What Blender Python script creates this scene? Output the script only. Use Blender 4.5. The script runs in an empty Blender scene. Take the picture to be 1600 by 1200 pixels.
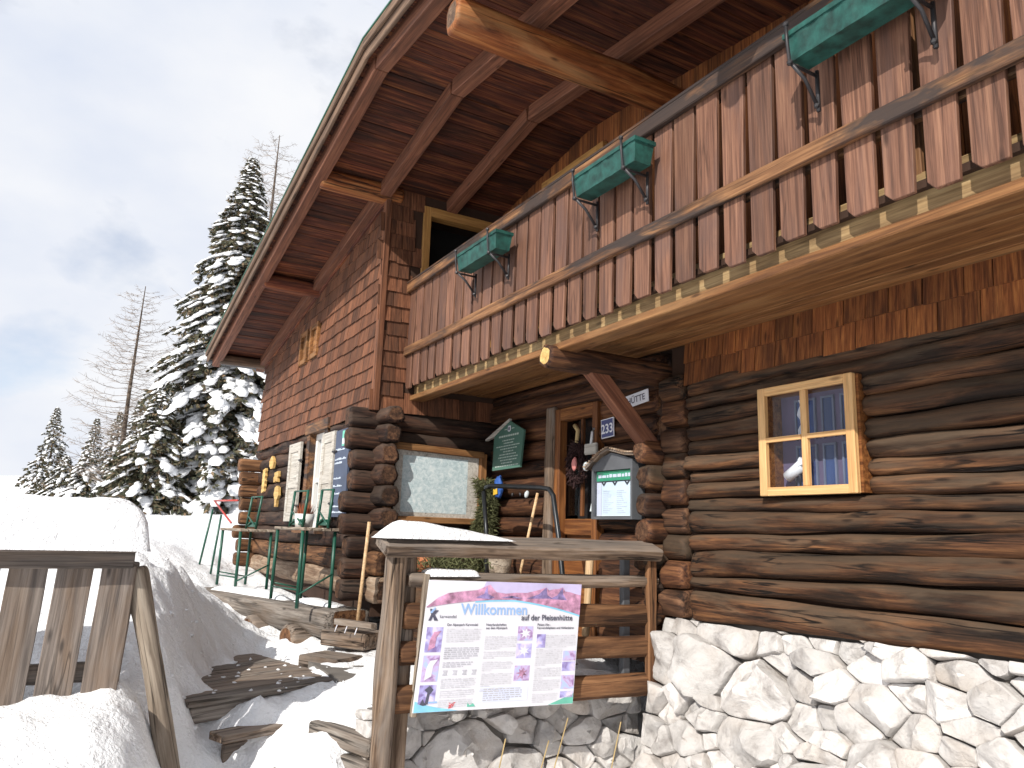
import bpy, bmesh, math, random
import numpy as np
from mathutils import Vector, Matrix, noise

scene = bpy.context.scene
col = scene.collection
R = random.Random(11)
V = Vector

# ------------------------------------------------------------------ camera
cam_data = bpy.data.cameras.new('camera')
cam = bpy.data.objects.new('camera', cam_data)
col.objects.link(cam)
cam_data.sensor_width = 36.0
cam_data.lens = 26.775
cam_data.clip_start = 0.05
cam_data.clip_end = 3000
c_right = V((0.50012718, 0.86537693, 0.03155277))
c_up = V((0.15118458, -0.12313555, 0.98080623))
c_back = V((0.85265235, -0.48575756, -0.19241508))
cam.matrix_world = Matrix(((c_right.x, c_up.x, c_back.x, 0), (c_right.y, c_up.y, c_back.y, 0),
                           (c_right.z, c_up.z, c_back.z, 0), (0, 0, 0, 1)))
scene.camera = cam

# ------------------------------------------------------------------ sun, sky, exposure
SUN = V((0.65, -1.0, 0.76)).normalized()
ld = bpy.data.lights.new('sun', 'SUN')
ld.energy = 5.0
ld.angle = math.radians(0.5)
ld.color = (1.0, 0.95, 0.87)
lo = bpy.data.objects.new('sun', ld)
col.objects.link(lo)
lo.location = SUN * 50
lo.rotation_euler = SUN.to_track_quat('Z', 'Y').to_euler()

world = bpy.data.worlds.new('World')
scene.world = world
world.use_nodes = True
wt = world.node_tree
wt.nodes.clear()
def wn(t, **k):
    n = wt.nodes.new(t)
    for a, b in k.items():
        setattr(n, a, b)
    return n
sky = wn('ShaderNodeTexSky', sky_type='NISHITA', sun_disc=False)
sky.sun_elevation = math.asin(SUN.z)
sky.sun_rotation = math.atan2(SUN.x, SUN.y)
sky.altitude = 1700
bg = wn('ShaderNodeBackground')
bg.inputs[1].default_value = 0.15
wt.links.new(sky.outputs[0], bg.inputs[0])
tc = wn('ShaderNodeTexCoord')
mp = wn('ShaderNodeMapping')
mp.inputs['Scale'].default_value = (1.0, 1.0, 1.9)
mp.inputs['Location'].default_value = (0.35, 0.2, 0.1)
wt.links.new(tc.outputs['Generated'], mp.inputs[0])
n1 = wn('ShaderNodeTexNoise')
n1.inputs['Scale'].default_value = 2.3
n1.inputs['Detail'].default_value = 9
n1.inputs['Roughness'].default_value = 0.52
n1.inputs['Distortion'].default_value = 0.25
wt.links.new(mp.outputs[0], n1.inputs['Vector'])
cr = wn('ShaderNodeValToRGB')
cr.color_ramp.elements[0].position = 0.25
cr.color_ramp.elements[1].position = 0.43
wt.links.new(n1.outputs[0], cr.inputs[0])
n2 = wn('ShaderNodeTexNoise')
n2.inputs['Scale'].default_value = 3.1
n2.inputs['Detail'].default_value = 7
wt.links.new(mp.outputs[0], n2.inputs['Vector'])
cr2 = wn('ShaderNodeValToRGB')
cr2.color_ramp.elements[0].position = 0.3
cr2.color_ramp.elements[0].color = (0.74, 0.80, 0.93, 1)
cr2.color_ramp.elements[1].position = 0.62
cr2.color_ramp.elements[1].color = (0.96, 0.97, 1.0, 1)
wt.links.new(n2.outputs[0], cr2.inputs[0])
bg2 = wn('ShaderNodeBackground')
bg2.inputs[1].default_value = 0.95
wt.links.new(cr2.outputs[0], bg2.inputs[0])
mx = wn('ShaderNodeMixShader')
wt.links.new(cr.outputs[0], mx.inputs[0])
wt.links.new(bg.outputs[0], mx.inputs[1])
wt.links.new(bg2.outputs[0], mx.inputs[2])
wo = wn('ShaderNodeOutputWorld')
wt.links.new(mx.outputs[0], wo.inputs[0])

vs = scene.view_settings
vs.view_transform = 'Standard'
vs.look = 'None'
vs.exposure = 0.06
vs.gamma = 1.0
vs.use_curve_mapping = False

# ------------------------------------------------------------------ materials
MATS = {}
def newmat(name):
    m = bpy.data.materials.new(name)
    m.use_nodes = True
    MATS[name] = m
    nt = m.node_tree
    return m, nt, nt.nodes['Principled BSDF']
def rand_vec(nt):
    """object coordinates shifted by a random amount per object and per island"""
    N = nt.nodes.new
    t = N('ShaderNodeTexCoord')
    oi = N('ShaderNodeObjectInfo')
    ge = N('ShaderNodeNewGeometry')
    ad = N('ShaderNodeMath'); ad.operation = 'ADD'
    nt.links.new(oi.outputs['Random'], ad.inputs[0])
    nt.links.new(ge.outputs['Random Per Island'], ad.inputs[1])
    fr = N('ShaderNodeMath'); fr.operation = 'FRACT'
    nt.links.new(ad.outputs[0], fr.inputs[0])
    mu = N('ShaderNodeMath'); mu.operation = 'MULTIPLY'
    nt.links.new(ad.outputs[0], mu.inputs[0]); mu.inputs[1].default_value = 37.0
    va = N('ShaderNodeVectorMath'); va.operation = 'ADD'
    nt.links.new(t.outputs['Object'], va.inputs[0])
    nt.links.new(mu.outputs[0], va.inputs[1])
    return va.outputs[0], fr.outputs[0], ge
def noise_node(nt, vec, scale, nscale=1.0, detail=5, rough=0.55, dist=0.0):
    N = nt.nodes.new
    m = N('ShaderNodeMapping')
    m.inputs['Scale'].default_value = scale
    nt.links.new(vec, m.inputs[0])
    n = N('ShaderNodeTexNoise')
    n.inputs['Scale'].default_value = nscale
    n.inputs['Detail'].default_value = detail
    n.inputs['Roughness'].default_value = rough
    n.inputs['Distortion'].default_value = dist
    nt.links.new(m.outputs[0], n.inputs['Vector'])
    return n.outputs[0]
def ramp(nt, fac, stops):
    r = nt.nodes.new('ShaderNodeValToRGB')
    e = r.color_ramp.elements
    while len(e) < len(stops):
        e.new(0.5)
    for el, (p, c) in zip(e, stops):
        el.position = p
        el.color = (*c, 1)
    nt.links.new(fac, r.inputs[0])
    return r.outputs[0]
def mixc(nt, fac, a, b, mode='MIX'):
    m = nt.nodes.new('ShaderNodeMix')
    m.data_type = 'RGBA'
    m.blend_type = mode
    for i, v in ((0, fac), (6, a), (7, b)):
        if hasattr(v, 'is_output') or isinstance(v, bpy.types.NodeSocket):
            nt.links.new(v, m.inputs[i])
        elif i == 0:
            m.inputs[i].default_value = v
        else:
            m.inputs[i].default_value = (*v, 1)
    return m.outputs[2]
def bump(nt, p, h, strength, dist):
    b = nt.nodes.new('ShaderNodeBump')
    b.inputs['Strength'].default_value = strength
    b.inputs['Distance'].default_value = dist
    nt.links.new(h, b.inputs['Height'])
    nt.links.new(b.outputs[0], p.inputs['Normal'])
def wood(name, dark, mid, light, blotch, blotch_amt=0.6, grain=26, rough=0.75, var=0.5, bumpd=0.004, weather=None, crack=0.0, tint=(1.03, .93, .70), bl=(.47, .66)):
    m, nt, p = newmat(name)
    dark, mid, light, blotch = [tuple(c_ * t_ for c_, t_ in zip(q_, tint)) for q_ in (dark, mid, light, blotch)]
    vec, rnd, ge = rand_vec(nt)
    g = noise_node(nt, vec, (1.6, grain, grain), 1.0, 6, 0.6, 0.5)
    base = ramp(nt, g, [(0.34, dark), (0.5, mid), (0.67, light)])
    g3 = noise_node(nt, vec, (5.0, grain * 4.5, grain * 4.5), 1.0, 3, 0.6, 0.2)
    base = mixc(nt, 0.55, base, ramp(nt, g3, [(0.3, (0.45, 0.45, 0.45)), (0.52, (1, 1, 1)), (0.75, (1.25, 1.25, 1.25))]), 'MULTIPLY')
    b = noise_node(nt, vec, (1.1, 5.0, 5.0), 1.0, 5, 0.62, 0.8)
    bf = ramp(nt, b, [(bl[0], (0, 0, 0)), (bl[1], (1, 1, 1))])
    mlt = nt.nodes.new('ShaderNodeMath'); mlt.operation = 'MULTIPLY'
    nt.links.new(bf, mlt.inputs[0]); mlt.inputs[1].default_value = blotch_amt
    c = mixc(nt, mlt.outputs[0], base, blotch)
    if weather:
        w = noise_node(nt, vec, (1.6, 7, 7), 1.0, 4, 0.6, 0.4)
        sx = nt.nodes.new('ShaderNodeSeparateXYZ'); nt.links.new(ge.outputs['Normal'], sx.inputs[0])
        wa = nt.nodes.new('ShaderNodeMath'); wa.operation = 'MULTIPLY_ADD'; wa.inputs[1].default_value = 0.22
        nt.links.new(sx.outputs[2], wa.inputs[0]); nt.links.new(w, wa.inputs[2])
        wf = ramp(nt, wa.outputs[0], [(0.44, (0, 0, 0)), (0.60, (1, 1, 1))])
        ml2 = nt.nodes.new('ShaderNodeMath'); ml2.operation = 'MULTIPLY'
        nt.links.new(wf, ml2.inputs[0]); ml2.inputs[1].default_value = 0.55
        c = mixc(nt, ml2.outputs[0], c, weather)
    # knots
    mk = nt.nodes.new('ShaderNodeMapping'); mk.inputs['Scale'].default_value = (1.7, 6, 6)
    nt.links.new(vec, mk.inputs[0])
    vo = nt.nodes.new('ShaderNodeTexVoronoi'); vo.inputs['Scale'].default_value = 1.6
    nt.links.new(mk.outputs[0], vo.inputs['Vector'])
    kf = ramp(nt, vo.outputs['Distance'], [(0.05, (0.8, 0.8, 0.8)), (0.14, (0, 0, 0))])
    c = mixc(nt, kf, c, tuple(0.45 * x for x in dark))
    if crack:
        ck = noise_node(nt, vec, (0.55, 11, 11), 1.0, 5, 0.5, 0.35)
        cf = ramp(nt, ck, [(0.474, (0, 0, 0)), (0.494, (crack,) * 3), (0.503, (crack,) * 3), (0.518, (0, 0, 0))])
        cm = noise_node(nt, vec, (1.3, 3.0, 3.0), 1.0, 3, 0.5, 0.0)
        cmk = ramp(nt, cm, [(0.42, (0, 0, 0)), (0.58, (1, 1, 1))])
        cf = mixc(nt, 1.0, cf, cmk, 'MULTIPLY')
        c = mixc(nt, cf, c, tuple(0.22 * x for x in dark))
        g2 = nt.nodes.new('ShaderNodeMath'); g2.operation = 'MULTIPLY_ADD'; g2.inputs[1].default_value = -0.8
        nt.links.new(cf, g2.inputs[0]); nt.links.new(g, g2.inputs[2]); g = g2.outputs[0]
    # per piece value
    hv = nt.nodes.new('ShaderNodeHueSaturation')
    mr = nt.nodes.new('ShaderNodeMapRange')
    mr.inputs['To Min'].default_value = 1 - var * 0.5
    mr.inputs['To Max'].default_value = 1 + var * 0.5
    nt.links.new(rnd, mr.inputs[0])
    nt.links.new(mr.outputs[0], hv.inputs['Value'])
    nt.links.new(c, hv.inputs['Color'])
    nt.links.new(hv.outputs[0], p.inputs['Base Color'])
    p.inputs['Roughness'].default_value = rough
    p.inputs['Specular IOR Level'].default_value = 0.3
    bump(nt, p, g, 0.55, bumpd)
    return m
def plain(name, c, rough=0.6, metal=0.0, spec=0.4, var=0.12, nscale=6.0):
    m, nt, p = newmat(name)
    vec, rnd, ge = rand_vec(nt)
    n = noise_node(nt, vec, (1, 1, 1), nscale, 6, 0.6)
    cc = ramp(nt, n, [(0.3, tuple(x * (1 - var * 2) for x in c)), (0.7, tuple(min(1, x * (1 + var)) for x in c))])
    nt.links.new(cc, p.inputs['Base Color'])
    p.inputs['Roughness'].default_value = rough
    p.inputs['Metallic'].default_value = metal
    p.inputs['Specular IOR Level'].default_value = spec
    bump(nt, p, n, 0.15, 0.003)
    return m

wood('log_dark', (0.018, 0.009, 0.006), (0.082, 0.038, 0.022), (0.175, 0.088, 0.048), (0.010, 0.007, 0.006), 0.85, 34, 0.8, 0.45, 0.014, weather=(0.100, 0.068, 0.043), crack=1.0, bl=(.44, .60))
wood('log_black', (0.012, 0.006, 0.004), (0.050, 0.024, 0.016), (0.105, 0.055, 0.034), (0.008, 0.005, 0.005), 0.85, 34, 0.8, 0.5, 0.014, weather=(0.075, 0.050, 0.036), crack=1.0, bl=(.44, .60), tint=(1.05, .95, .85))
wood('log_end_dark', (0.028, 0.015, 0.009), (0.085, 0.047, 0.028), (0.165, 0.098, 0.058), (0.016, 0.010, 0.008), 0.7, 26, 0.8, 0.7, 0.008, crack=0.9, tint=(1.05, .90, .80))
wood('log_red', (0.022, 0.009, 0.006), (0.088, 0.036, 0.018), (0.180, 0.082, 0.038), (0.014, 0.008, 0.006), 0.75, 34, 0.75, 0.6, 0.012, crack=1.0, tint=(1, .97, .9))
wood('log_end', (0.055, 0.030, 0.017), (0.145, 0.082, 0.043), (0.25, 0.155, 0.085), (0.030, 0.018, 0.012), 0.6, 26, 0.8, 0.6, 0.008, crack=0.9, tint=(1.05, .86, .74))
wood('log_pale', (0.18, 0.115, 0.075), (0.33, 0.235, 0.16), (0.47, 0.37, 0.28), (0.17, 0.085, 0.05), 0.5, 24, 0.8, 0.3, 0.006, crack=0.6, tint=(1, 1, 1))
wood('board_brown', (0.082, 0.038, 0.028), (0.165, 0.081, 0.059), (0.250, 0.132, 0.094), (0.105, 0.062, 0.058), 0.7, 52, 0.6, 0.5, 0.003, crack=0.5, tint=(1.0, .97, .84))
wood('rail_brown', (0.07, 0.032, 0.018), (0.185, 0.092, 0.050), (0.31, 0.170, 0.090), (0.036, 0.028, 0.030), 0.95, 40, 0.65, 0.2, 0.004, crack=0.5, tint=(1, .95, .8), bl=(.43, .56))
wood('shingle_red', (0.066, 0.027, 0.017), (0.140, 0.061, 0.040), (0.205, 0.096, 0.064), (0.058, 0.034, 0.030), 0.6, 60, 0.75, 0.75, 0.004, crack=0.3)
wood('shingle_honey', (0.085, 0.028, 0.012), (0.195, 0.070, 0.027), (0.31, 0.132, 0.050), (0.045, 0.018, 0.011), 0.6, 60, 0.75, 0.6, 0.004, crack=0.4)
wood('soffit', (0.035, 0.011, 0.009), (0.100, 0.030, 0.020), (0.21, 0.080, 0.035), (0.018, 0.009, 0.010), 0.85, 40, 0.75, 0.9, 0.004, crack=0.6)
wood('rafter', (0.11, 0.046, 0.035), (0.175, 0.076, 0.057), (0.245, 0.115, 0.082), (0.065, 0.033, 0.028), 0.5, 46, 0.7, 0.25, 0.003, crack=0.4)
wood('purlin', (0.085, 0.028, 0.014), (0.245, 0.080, 0.030), (0.42, 0.185, 0.078), (0.42, 0.24, 0.13), 0.55, 26, 0.6, 0.25, 0.008, crack=0.9)
wood('barge', (0.075, 0.046, 0.032), (0.155, 0.098, 0.068), (0.225, 0.148, 0.104), (0.06, 0.04, 0.03), 0.55, 40, 0.7, 0.2, 0.003, crack=0.7, tint=(1, .97, .9))
wood('honey', (0.11, 0.045, 0.018), (0.215, 0.095, 0.036), (0.31, 0.150, 0.060), (0.33, 0.19, 0.09), 0.45, 26, 0.6, 0.4, 0.003, crack=0.5, tint=(1, .98, .9))
wood('honey_light', (0.34, 0.185, 0.075), (0.46, 0.27, 0.115), (0.54, 0.34, 0.16), (0.30, 0.16, 0.07), 0.3, 40, 0.55, 0.15, 0.002)
wood('pine_frame', (0.50, 0.27, 0.105), (0.62, 0.37, 0.16), (0.70, 0.45, 0.21), (0.46, 0.245, 0.10), 0.35, 46, 0.45, 0.1, 0.001, tint=(1, 1, 1))
wood('beam_pale', (0.18, 0.110, 0.055), (0.31, 0.205, 0.108), (0.40, 0.285, 0.16), (0.15, 0.085, 0.045), 0.55, 30, 0.7, 0.2, 0.003, crack=0.5, tint=(1, 1, .9))
wood('grey_wood', (0.085, 0.072, 0.062), (0.22, 0.19, 0.165), (0.33, 0.295, 0.26), (0.16, 0.10, 0.058), 0.45, 34, 0.85, 0.3, 0.006, crack=0.9, tint=(1, 1, 1))
wood('grey_brown', (0.075, 0.045, 0.028), (0.205, 0.140, 0.095), (0.33, 0.245, 0.18), (0.060, 0.046, 0.040), 0.7, 30, 0.85, 0.35, 0.010, weather=(0.235, 0.205, 0.180), crack=1.0, tint=(1, 1, 1))
wood('fence_board', (0.075, 0.062, 0.055), (0.150, 0.124, 0.108), (0.225, 0.188, 0.162), (0.175, 0.112, 0.068), 0.45, 44, 0.8, 0.35, 0.004, crack=0.6, tint=(1, 1, 1))
wood('post_tan', (0.17, 0.13, 0.098), (0.30, 0.245, 0.19), (0.40, 0.34, 0.275), (0.13, 0.092, 0.066), 0.45, 22, 0.8, 0.2, 0.006, crack=0.9, tint=(1, 1, 1))
wood('door_wood', (0.085, 0.032, 0.014), (0.19, 0.077, 0.030), (0.30, 0.142, 0.058), (0.115, 0.043, 0.021), 0.45, 44, 0.55, 0.2, 0.003, crack=0.4)
wood('shutter_grey', (0.34, 0.31, 0.275), (0.49, 0.46, 0.41), (0.58, 0.55, 0.50), (0.32, 0.275, 0.225), 0.4, 50, 0.7, 0.1, 0.003, crack=0.3, tint=(1, 1, 1))
wood('stick', (0.46, 0.29, 0.15), (0.58, 0.39, 0.22), (0.66, 0.48, 0.29), (0.40, 0.25, 0.13), 0.3, 30, 0.6, 0.2, 0.001, tint=(1, 1, 1))
wood('carved', (0.42, 0.28, 0.12), (0.58, 0.42, 0.20), (0.66, 0.51, 0.28), (0.36, 0.20, 0.07), 0.35, 30, 0.6, 0.2, 0.002)
wood('twig', (0.15, 0.12, 0.098), (0.27, 0.22, 0.185), (0.36, 0.30, 0.255), (0.2, 0.16, 0.13), 0.4, 9, 0.95, 0.3, 0.01, tint=(1, 1, 1))
wood('bark', (0.045, 0.032, 0.024), (0.115, 0.085, 0.063), (0.19, 0.148, 0.115), (0.06, 0.044, 0.035), 0.5, 9, 0.95, 0.3, 0.02, tint=(1, 1, 1))
plain('metal_green', (0.012, 0.085, 0.055), 0.4, 0.0, 0.5)
plain('roof_green', (0.03, 0.14, 0.09), 0.4, 0.2, 0.5)
plain('box_green', (0.014, 0.078, 0.064), 0.5, 0.0, 0.45, 0.34, 16)
plain('iron', (0.055, 0.052, 0.055), 0.5, 0.6)
plain('tube_dark', (0.03, 0.032, 0.035), 0.35, 0.5)
plain('red_metal', (0.45, 0.06, 0.05), 0.45)
plain('white_paint', (0.78, 0.77, 0.74), 0.5, 0, 0.4, 0.04)
plain('print_white', (0.70, 0.70, 0.755), 0.35, 0, 0.4, 0.02)
plain('print_grey', (0.50, 0.50, 0.56), 0.5)
plain('print_pale', (0.66, 0.66, 0.71), 0.5)
plain('print_dark', (0.09, 0.09, 0.13), 0.5)
plain('print_blue', (0.30, 0.46, 0.76), 0.5, 0, 0.4, 0.03)
plain('print_cyan', (0.25, 0.60, 0.80), 0.5)
plain('print_green', (0.16, 0.52, 0.40), 0.5)
plain('print_lilac', (0.58, 0.52, 0.78), 0.5, 0, 0.4, 0.15, 3)
plain('print_bluebox', (0.66, 0.70, 0.86), 0.5, 0, 0.4, 0.02)
plain('print_pink', (0.58, 0.30, 0.46), 0.5, 0, 0.4, 0.35, 18)
plain('print_red', (0.65, 0.10, 0.12), 0.5)
plain('print_purple', (0.28, 0.22, 0.46), 0.5, 0, 0.4, 0.4, 18)
plain('sign_green', (0.075, 0.16, 0.125), 0.45, 0, 0.4, 0.06)
plain('sign_text', (0.50, 0.58, 0.53), 0.5)
plain('enamel_blue', (0.02, 0.03, 0.16), 0.3, 0, 0.6)
plain('menu_green', (0.02, 0.30, 0.14), 0.5)
plain('dark_grey', (0.10, 0.105, 0.115), 0.5)
plain('chalkboard', (0.065, 0.085, 0.14), 0.6)
plain('chalk', (0.55, 0.62, 0.72), 0.8)
plain('paper', (0.72, 0.80, 0.82), 0.5, 0, 0.4, 0.03)
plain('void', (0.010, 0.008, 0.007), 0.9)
plain('void_brown', (0.045, 0.022, 0.013), 0.9)
plain('earth', (0.10, 0.075, 0.055), 0.95)
plain('mortar', (0.16, 0.145, 0.13), 0.95)
plain('terracotta', (0.40, 0.14, 0.06), 0.8)
plain('heather', (0.28, 0.08, 0.035), 0.9)
plain('blue_cloth', (0.03, 0.10, 0.36), 0.7)
plain('yellow_paint', (0.80, 0.52, 0.06), 0.5)
plain('pink_wax', (0.60, 0.22, 0.20), 0.5)
plain('wreath', (0.035, 0.014, 0.014), 0.9)
plain('cloth_white', (0.70, 0.70, 0.72), 0.9)
plain('straw', (0.42, 0.31, 0.15), 0.9)
plain('inner_frame', (0.15, 0.17, 0.23), 0.5)
plain('ornament_glass', (0.55, 0.60, 0.62), 0.2)
# photograph panels on the info board: soft lilac / blue print
def photo_mat(name, stops, sc):
    m, nt, p = newmat(name)
    vec, rnd, ge = rand_vec(nt)
    n = noise_node(nt, vec, (1, 1, 1), sc, 3, 0.5, 0.6)
    nt.links.new(ramp(nt, n, stops), p.inputs['Base Color'])
    p.inputs['Roughness'].default_value = 0.4
photo_mat('photo_a', [(0.35, (0.22, 0.16, 0.38)), (0.5, (0.42, 0.40, 0.72)), (0.65, (0.70, 0.62, 0.80))], 14)
photo_mat('photo_b', [(0.38, (0.30, 0.18, 0.38)), (0.5, (0.55, 0.42, 0.66)), (0.62, (0.42, 0.52, 0.80))], 18)
# map print under glass
m, nt, p = newmat('map_print')
vec, rnd, ge = rand_vec(nt)
n = noise_node(nt, vec, (1, 1, 1), 26.0, 9, 0.72, 0.6)
w = nt.nodes.new('ShaderNodeTexWave'); w.wave_type = 'BANDS'
w.inputs['Scale'].default_value = 9; w.inputs['Distortion'].default_value = 16; w.inputs['Detail'].default_value = 4
nt.links.new(vec, w.inputs['Vector'])
a = ramp(nt, n, [(0.34, (0.34, 0.44, 0.47)), (0.5, (0.50, 0.59, 0.61)), (0.64, (0.66, 0.71, 0.71))])
b = ramp(nt, w.outputs[1], [(0.42, (1, 1, 1)), (0.5, (0.80, 0.76, 0.72)), (0.58, (1, 1, 1))])
nt.links.new(mixc(nt, 0.8, a, b, 'MULTIPLY'), p.inputs['Base Color'])
p.inputs['Roughness'].default_value = 0.25
# snow
m, nt, p = newmat('snow')
t = nt.nodes.new('ShaderNodeTexCoord')
na = noise_node(nt, t.outputs['Object'], (1, 1, 1), 3.5, 8, 0.6)
nb = noise_node(nt, t.outputs['Object'], (1, 1, 1), 38, 4, 0.6)
ad = nt.nodes.new('ShaderNodeMath'); ad.operation = 'MULTIPLY_ADD'
nt.links.new(nb, ad.inputs[0]); ad.inputs[1].default_value = 0.34; nt.links.new(na, ad.inputs[2])
p.inputs['Base Color'].default_value = (0.87, 0.88, 0.90, 1)
p.inputs['Roughness'].default_value = 0.65
p.inputs['Specular IOR Level'].default_value = 0.25
bump(nt, p, ad.outputs[0], 0.75, 0.07)
# stone
m, nt, p = newmat('stone')
vec, rnd, ge = rand_vec(nt)
na = noise_node(nt, vec, (1, 1, 1), 7, 9, 0.66, 0.3)
nb = noise_node(nt, vec, (1, 1, 1), 2.2, 4, 0.55, 0.4)
a = ramp(nt, na, [(0.30, (0.32, 0.295, 0.28)), (0.47, (0.54, 0.515, 0.495)), (0.68, (0.66, 0.64, 0.625))])
a = mixc(nt, ramp(nt, nb, [(0.52, (0, 0, 0)), (0.68, (0.6, 0.6, 0.6))]), a, (0.50, 0.43, 0.37))
hv = nt.nodes.new('ShaderNodeHueSaturation')
mr = nt.nodes.new('ShaderNodeMapRange'); mr.inputs['To Min'].default_value = 0.78; mr.inputs['To Max'].default_value = 1.12
nt.links.new(rnd, mr.inputs[0]); nt.links.new(mr.outputs[0], hv.inputs['Value']); nt.links.new(a, hv.inputs['Color'])
nt.links.new(hv.outputs[0], p.inputs['Base Color'])
p.inputs['Roughness'].default_value = 0.9
bump(nt, p, na, 0.9, 0.035)
# needles
m, nt, p = newmat('needles')
vec, rnd, ge = rand_vec(nt)
nb = noise_node(nt, vec, (1, 1, 1), 0.9, 4, 0.6)
a = ramp(nt, ge.outputs['Random Per Island'], [(0.0, (0.032, 0.040, 0.022)), (0.45, (0.080, 0.080, 0.045)), (0.75, (0.135, 0.108, 0.062)), (1.0, (0.20, 0.135, 0.080))])
nt.links.new(a, p.inputs['Base Color'])
p.inputs['Roughness'].default_value = 0.8
# window glass: clear pane that mirrors the sky
def glass(name, tint, refl):
    m = bpy.data.materials.new(name); m.use_nodes = True; MATS[name] = m
    nt = m.node_tree; nt.nodes.clear()
    tr = nt.nodes.new('ShaderNodeBsdfTransparent'); tr.inputs[0].default_value = (*tint, 1)
    gl = nt.nodes.new('ShaderNodeBsdfGlossy'); gl.inputs['Roughness'].default_value = 0.03
    lw_ = nt.nodes.new('ShaderNodeLayerWeight'); lw_.inputs[0].default_value = 0.5
    pw_ = nt.nodes.new('ShaderNodeMath'); pw_.operation = 'POWER'; pw_.inputs[1].default_value = 4.0
    nt.links.new(lw_.outputs['Facing'], pw_.inputs[0])
    fr = nt.nodes.new('ShaderNodeMath'); fr.operation = 'MULTIPLY_ADD'; fr.inputs[1].default_value = 0.8; fr.inputs[2].default_value = refl
    nt.links.new(pw_.outputs[0], fr.inputs[0])
    mi = nt.nodes.new('ShaderNodeMixShader'); o = nt.nodes.new('ShaderNodeOutputMaterial')
    nt.links.new(fr.outputs[0], mi.inputs[0]); nt.links.new(tr.outputs[0], mi.inputs[1]); nt.links.new(gl.outputs[0], mi.inputs[2])
    nt.links.new(mi.outputs[0], o.inputs[0])
glass('glass', (0.86, 0.90, 0.96), 0.04)
plain('sky_blue_pane', (0.045, 0.075, 0.18), 0.25, 0.0, 0.4, 0.3, 2.0)  # inner panes: blue sky reflection put into the base colour
plain('lilac_room', (0.13, 0.10, 0.16), 0.7, 0.0, 0.3, 0.1, 2.0)

# ------------------------------------------------------------------ object helpers
WM = {}
def frame(loc, xd, zd=(0, 0, 1)):
    """matrix with local X along xd and local Z as near to zd as can be"""
    x = V(xd).normalized(); z = V(zd)
    z = (z - x * z.dot(x)).normalized()
    y = z.cross(x)
    return Matrix(((x.x, y.x, z.x, loc[0]), (x.y, y.y, z.y, loc[1]), (x.z, y.z, z.z, loc[2]), (0, 0, 0, 1)))
def T(x, y, z):
    return Matrix.Translation((x, y, z))
def put(o, parent, M):
    col.objects.link(o)
    WM[o] = M
    if parent is not None:
        o.parent = parent
        o.matrix_parent_inverse = WM[parent].inverted()
    o.matrix_basis = M
    return o
def tag(o, label=None, cat=None, group=None, kind=None):
    if label: o['label'] = label
    if cat: o['category'] = cat
    if group: o['group'] = group
    if kind: o['kind'] = kind
    return o
def empty(name, loc, label, cat, group=None, M=None):
    o = bpy.data.objects.new(name, None)
    o.empty_display_size = 0.2
    put(o, None, M if M is not None else T(*loc))
    return tag(o, label, cat, group)
def add(name, me, parent=None, M=None, mat=None, label=None, cat=None, group=None, kind=None):
    if mat is not None and len(me.materials) == 0:
        me.materials.append(MATS[mat])
    o = bpy.data.objects.new(name, me)
    put(o, parent, M if M is not None else Matrix())
    return tag(o, label, cat, group, kind)
def mesh(verts, faces, smooth=False, name='m'):
    me = bpy.data.meshes.new(name)
    me.from_pydata([tuple(v) for v in verts], [], faces)
    me.update()
    if smooth:
        me.shade_smooth()
    return me
def join(parts, smooth=False):
    vs_, fs = [], []
    for v, f in parts:
        o = len(vs_); vs_ += v; fs += [tuple(i + o for i in q) for q in f]
    return mesh(vs_, fs, smooth)
def box_vf(x0, x1, y0, y1, z0, z1):
    v = [(x0, y0, z0), (x1, y0, z0), (x1, y1, z0), (x0, y1, z0), (x0, y0, z1), (x1, y0, z1), (x1, y1, z1), (x0, y1, z1)]
    return v, [(0, 3, 2, 1), (4, 5, 6, 7), (0, 1, 5, 4), (1, 2, 6, 5), (2, 3, 7, 6), (3, 0, 4, 7)]
BC = {}
def plank(L, W, Th, mat, bev=0.004, jit=0.0, seg=1, seed=0):
    """board with length on X (from 0), width on Y and thickness on Z centred"""
    key = (round(L, 3), round(W, 3), round(Th, 3), mat, bev, jit, seg, seed)
    if key in BC: return BC[key]
    bm = bmesh.new()
    v, f = box_vf(0, L, -W / 2, W / 2, -Th / 2, Th / 2)
    bv = [bm.verts.new(q) for q in v]
    for q in f: bm.faces.new([bv[i] for i in q])
    if bev: bmesh.ops.bevel(bm, geom=list(bm.edges), offset=min(bev, Th * .3, W * .3), segments=1, affect='EDGES')
    if seg > 1:
        for k in range(1, seg):
            bmesh.ops.bisect_plane(bm, geom=list(bm.verts) + list(bm.edges) + list(bm.faces), plane_co=(L * k / seg, 0, 0), plane_no=(1, 0, 0))
    if jit:
        for q in bm.verts:
            n = noise.noise_vector(V((q.co.x * 2.3 + seed * 7.1, seed * 3.3, 0.5 if q.co.y > 0 else 4.7)))
            q.co.y += n.y * jit; q.co.z += n.z * jit * 0.7
    me = bpy.data.meshes.new('plank'); bm.to_mesh(me); bm.free()
    me.materials.append(MATS[mat])
    BC[key] = me
    return me
def board(name, a, b, W, Th, mat, parent, zd=(0, 0, 1), bev=0.004, jit=0.0, seg=1, seed=0, label=None):
    a = V(a); b = V(b)
    return add(name, plank((b - a).length, W, Th, mat, bev, jit, seg, seed), parent, frame(a, b - a, zd), label=label)
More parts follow.
